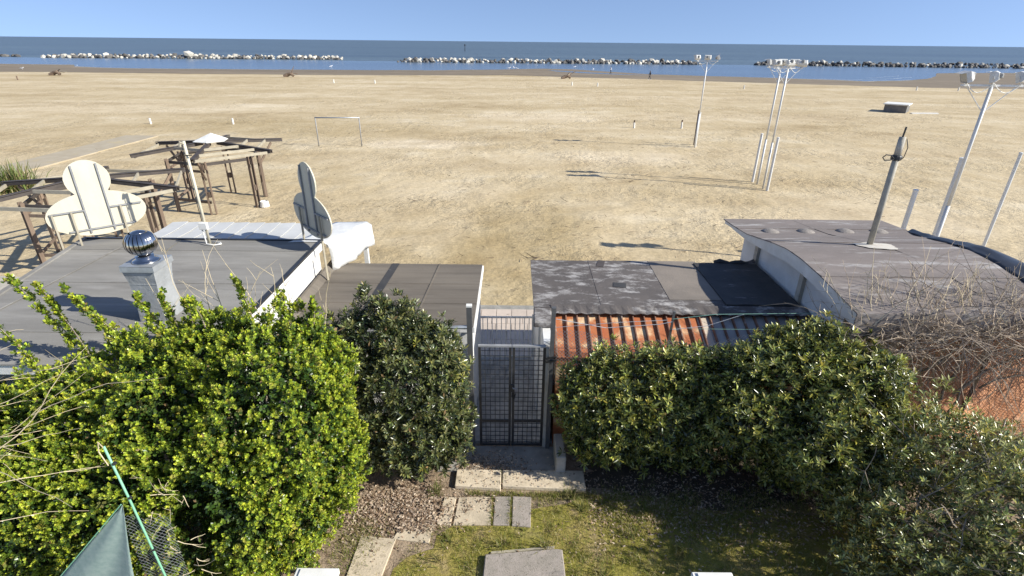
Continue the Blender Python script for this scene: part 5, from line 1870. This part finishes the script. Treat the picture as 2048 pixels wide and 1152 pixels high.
for _ in range(9000):
    x, y = RNG.uniform(1.4, 5.6), RNG.normal(6.55, .22)
    if mnoise.noise((x * 2.5, y * 2.5, 31)) > -.05:
        gp_.append((x, y))
for _ in range(1500):  # weeds left of the path
    x, y = RNG.normal(-2.35, .22), RNG.normal(5.75, .3)
    gp_.append((x, y))
blades('grass', np.array(gp_), .025, .10, .0032, [(.19, .215, .04), (.14, .19, .035), (.31, .27, .08), (.44, .37, .19), (.24, .235, .05)])
# spiky tufts
tp_ = []
for (cx_, cy_, k) in ((-1.25, 6.78, 60), (1.2, 6.45, 50), (1.05, 6.7, 70), (-.95, 5.75, 26), (.55, 5.7, 40), (-.1, 5.72, 30), (1.9, 5.9, 40), (2.6, 5.6, 30), (2.2, 6.4, 40), (-1.05, 5.45, 20), (1.35, 5.2, 36), (-.15, 7.0, 14)):
    for _ in range(k):
        tp_.append((RNG.normal(cx_, .05), RNG.normal(cy_, .05)))
blades('grass', np.array(tp_), .12, .26, .005, [(.12, .16, .03), (.20, .20, .06), (.32, .27, .12)])


def litter(n, sampler, s0, s1, cols, name='leaf_litter'):
    pts = np.array([sampler() for _ in range(n)])
    tv, tf = leaf_template('narrow')
    tv = tv * np.array([1.5, 1, 1.6])
    a = RNG.uniform(0, 6.28, n)
    ld = np.stack([np.cos(a), np.sin(a), RNG.normal(0, .22, n)], 1)
    ld /= np.linalg.norm(ld, axis=1)[:, None]
    nr = np.stack([RNG.normal(0, .4, n), RNG.normal(0, .4, n), np.ones(n)], 1)
    nr -= ld * np.sum(nr * ld, 1)[:, None]
    nr /= np.linalg.norm(nr, axis=1)[:, None]
    sx = np.cross(ld, nr)
    L_ = RNG.uniform(s0, s1, n)
    base = np.concatenate([pts[:, :2], pts[:, 2:3] + RNG.uniform(.008, .03, (n, 1))], 1)
    V = (base[:, None] + (sx[:, None] * tv[None, :, 0, None] + ld[:, None] * tv[None, :, 1, None] + nr[:, None] * tv[None, :, 2, None]) * L_[:, None, None]).reshape(-1, 3)
    F = (tf[None] + (np.arange(n) * len(tv))[:, None, None]).reshape(-1, 3)
    C = np.array(cols)[RNG.integers(0, len(cols), n)] * RNG.uniform(.7, 1.2, n)[:, None]
    o = raw_mesh(name, V, F, m_litter, np.repeat(C, len(tv), axis=0))
    o['kind'] = 'stuff'


DRYC = [(.52, .40, .28), (.40, .28, .19), (.60, .49, .37), (.24, .16, .10), (.48, .37, .28), (.17, .11, .07)]


def s_left():
    while True:
        x, y = RNG.normal(-1.75, .48), RNG.normal(6.35, .28)
        if -3.0 < x < -.7 and 5.5 < y < 7.2:
            if x > -1.2 and RNG.uniform() > .3:
                continue
            if x > -1.8 and y < 5.95 and RNG.uniform() > .12:
                continue
            return (x, y, .03 if (x > -1.75 and y < 6.4) else 0)


def s_any():
    return (RNG.uniform(-2.2, 5.2), RNG.uniform(4.3, 7.2), .03)


def s_shade():
    return (RNG.uniform(1.3, 5.8), RNG.normal(6.55, .42), 0)


def s_door():
    return (RNG.normal(-.45, .4), 7.27 + abs(RNG.normal(0, .22)), .03)


litter(4200, s_left, .035, .075, DRYC)
litter(520, s_any, .03, .06, DRYC)
litter(160, lambda: (RNG.uniform(-.9, 1.3), RNG.uniform(6.84, 7.24), .085), .025, .055, DRYC)
litter(130, lambda: (RNG.uniform(-1.15, -.2), RNG.uniform(6.35, 6.68), .03), .03, .06, DRYC)
litter(4200, s_shade, .03, .07, DRYC)
litter(900, s_door, .03, .065, DRYC)
mb = MB()
rr = random.Random(9)
for i in range(130):
    x, y = rr.uniform(-2.2, 4.5), rr.uniform(4.6, 6.9)
    twigs(mb, (x, y, .035), (rr.uniform(-1, 1), rr.uniform(-1, 1), .03), rr.uniform(.06, .25), .003, .25, 3, rr, 0, 3)
B(mb, 'fallen_twigs', m_drift, kind='stuff')

# debris on the sand: dark dry weed and reed bits
mb = MB()
rr = random.Random(77)
spots = [(6.3, 29.5, 14, .7), (10.0, 33.2, 10, .6), (.65, 17.6, 10, .2), (-1.5, 15.2, 6, .25), (6.9, 31.0, 8, .7), (.4, 25, 8, .8), (-4.4, 25, 4, .4), (-12, 46, 6, 1.5), (8, 40, 10, 3), (-3, 36, 10, 4), (20, 36, 20, 5), (5, 21, 12, 3), (10, 22, 12, 3)]
for (x, y, n, s) in spots:
    for _ in range(n):
        twigs(mb, (rr.gauss(x, s), rr.gauss(y, s * .6), .03), (rr.uniform(-1, 1), rr.uniform(-.5, .5), .05), rr.uniform(.12, .5), .014, .3, 3, rr, 0, 3)
for _ in range(1500):
    y = 13 * (70 / 13) ** rr.random()
    twigs(mb, (rr.uniform(-.8, .8) * y, y, .03), (rr.uniform(-1, 1), rr.uniform(-.5, .5), .05), rr.uniform(.06, .30), .010, .3, 3, rr, 0, 3)
B(mb, 'beach_debris', m_drift, kind='stuff')
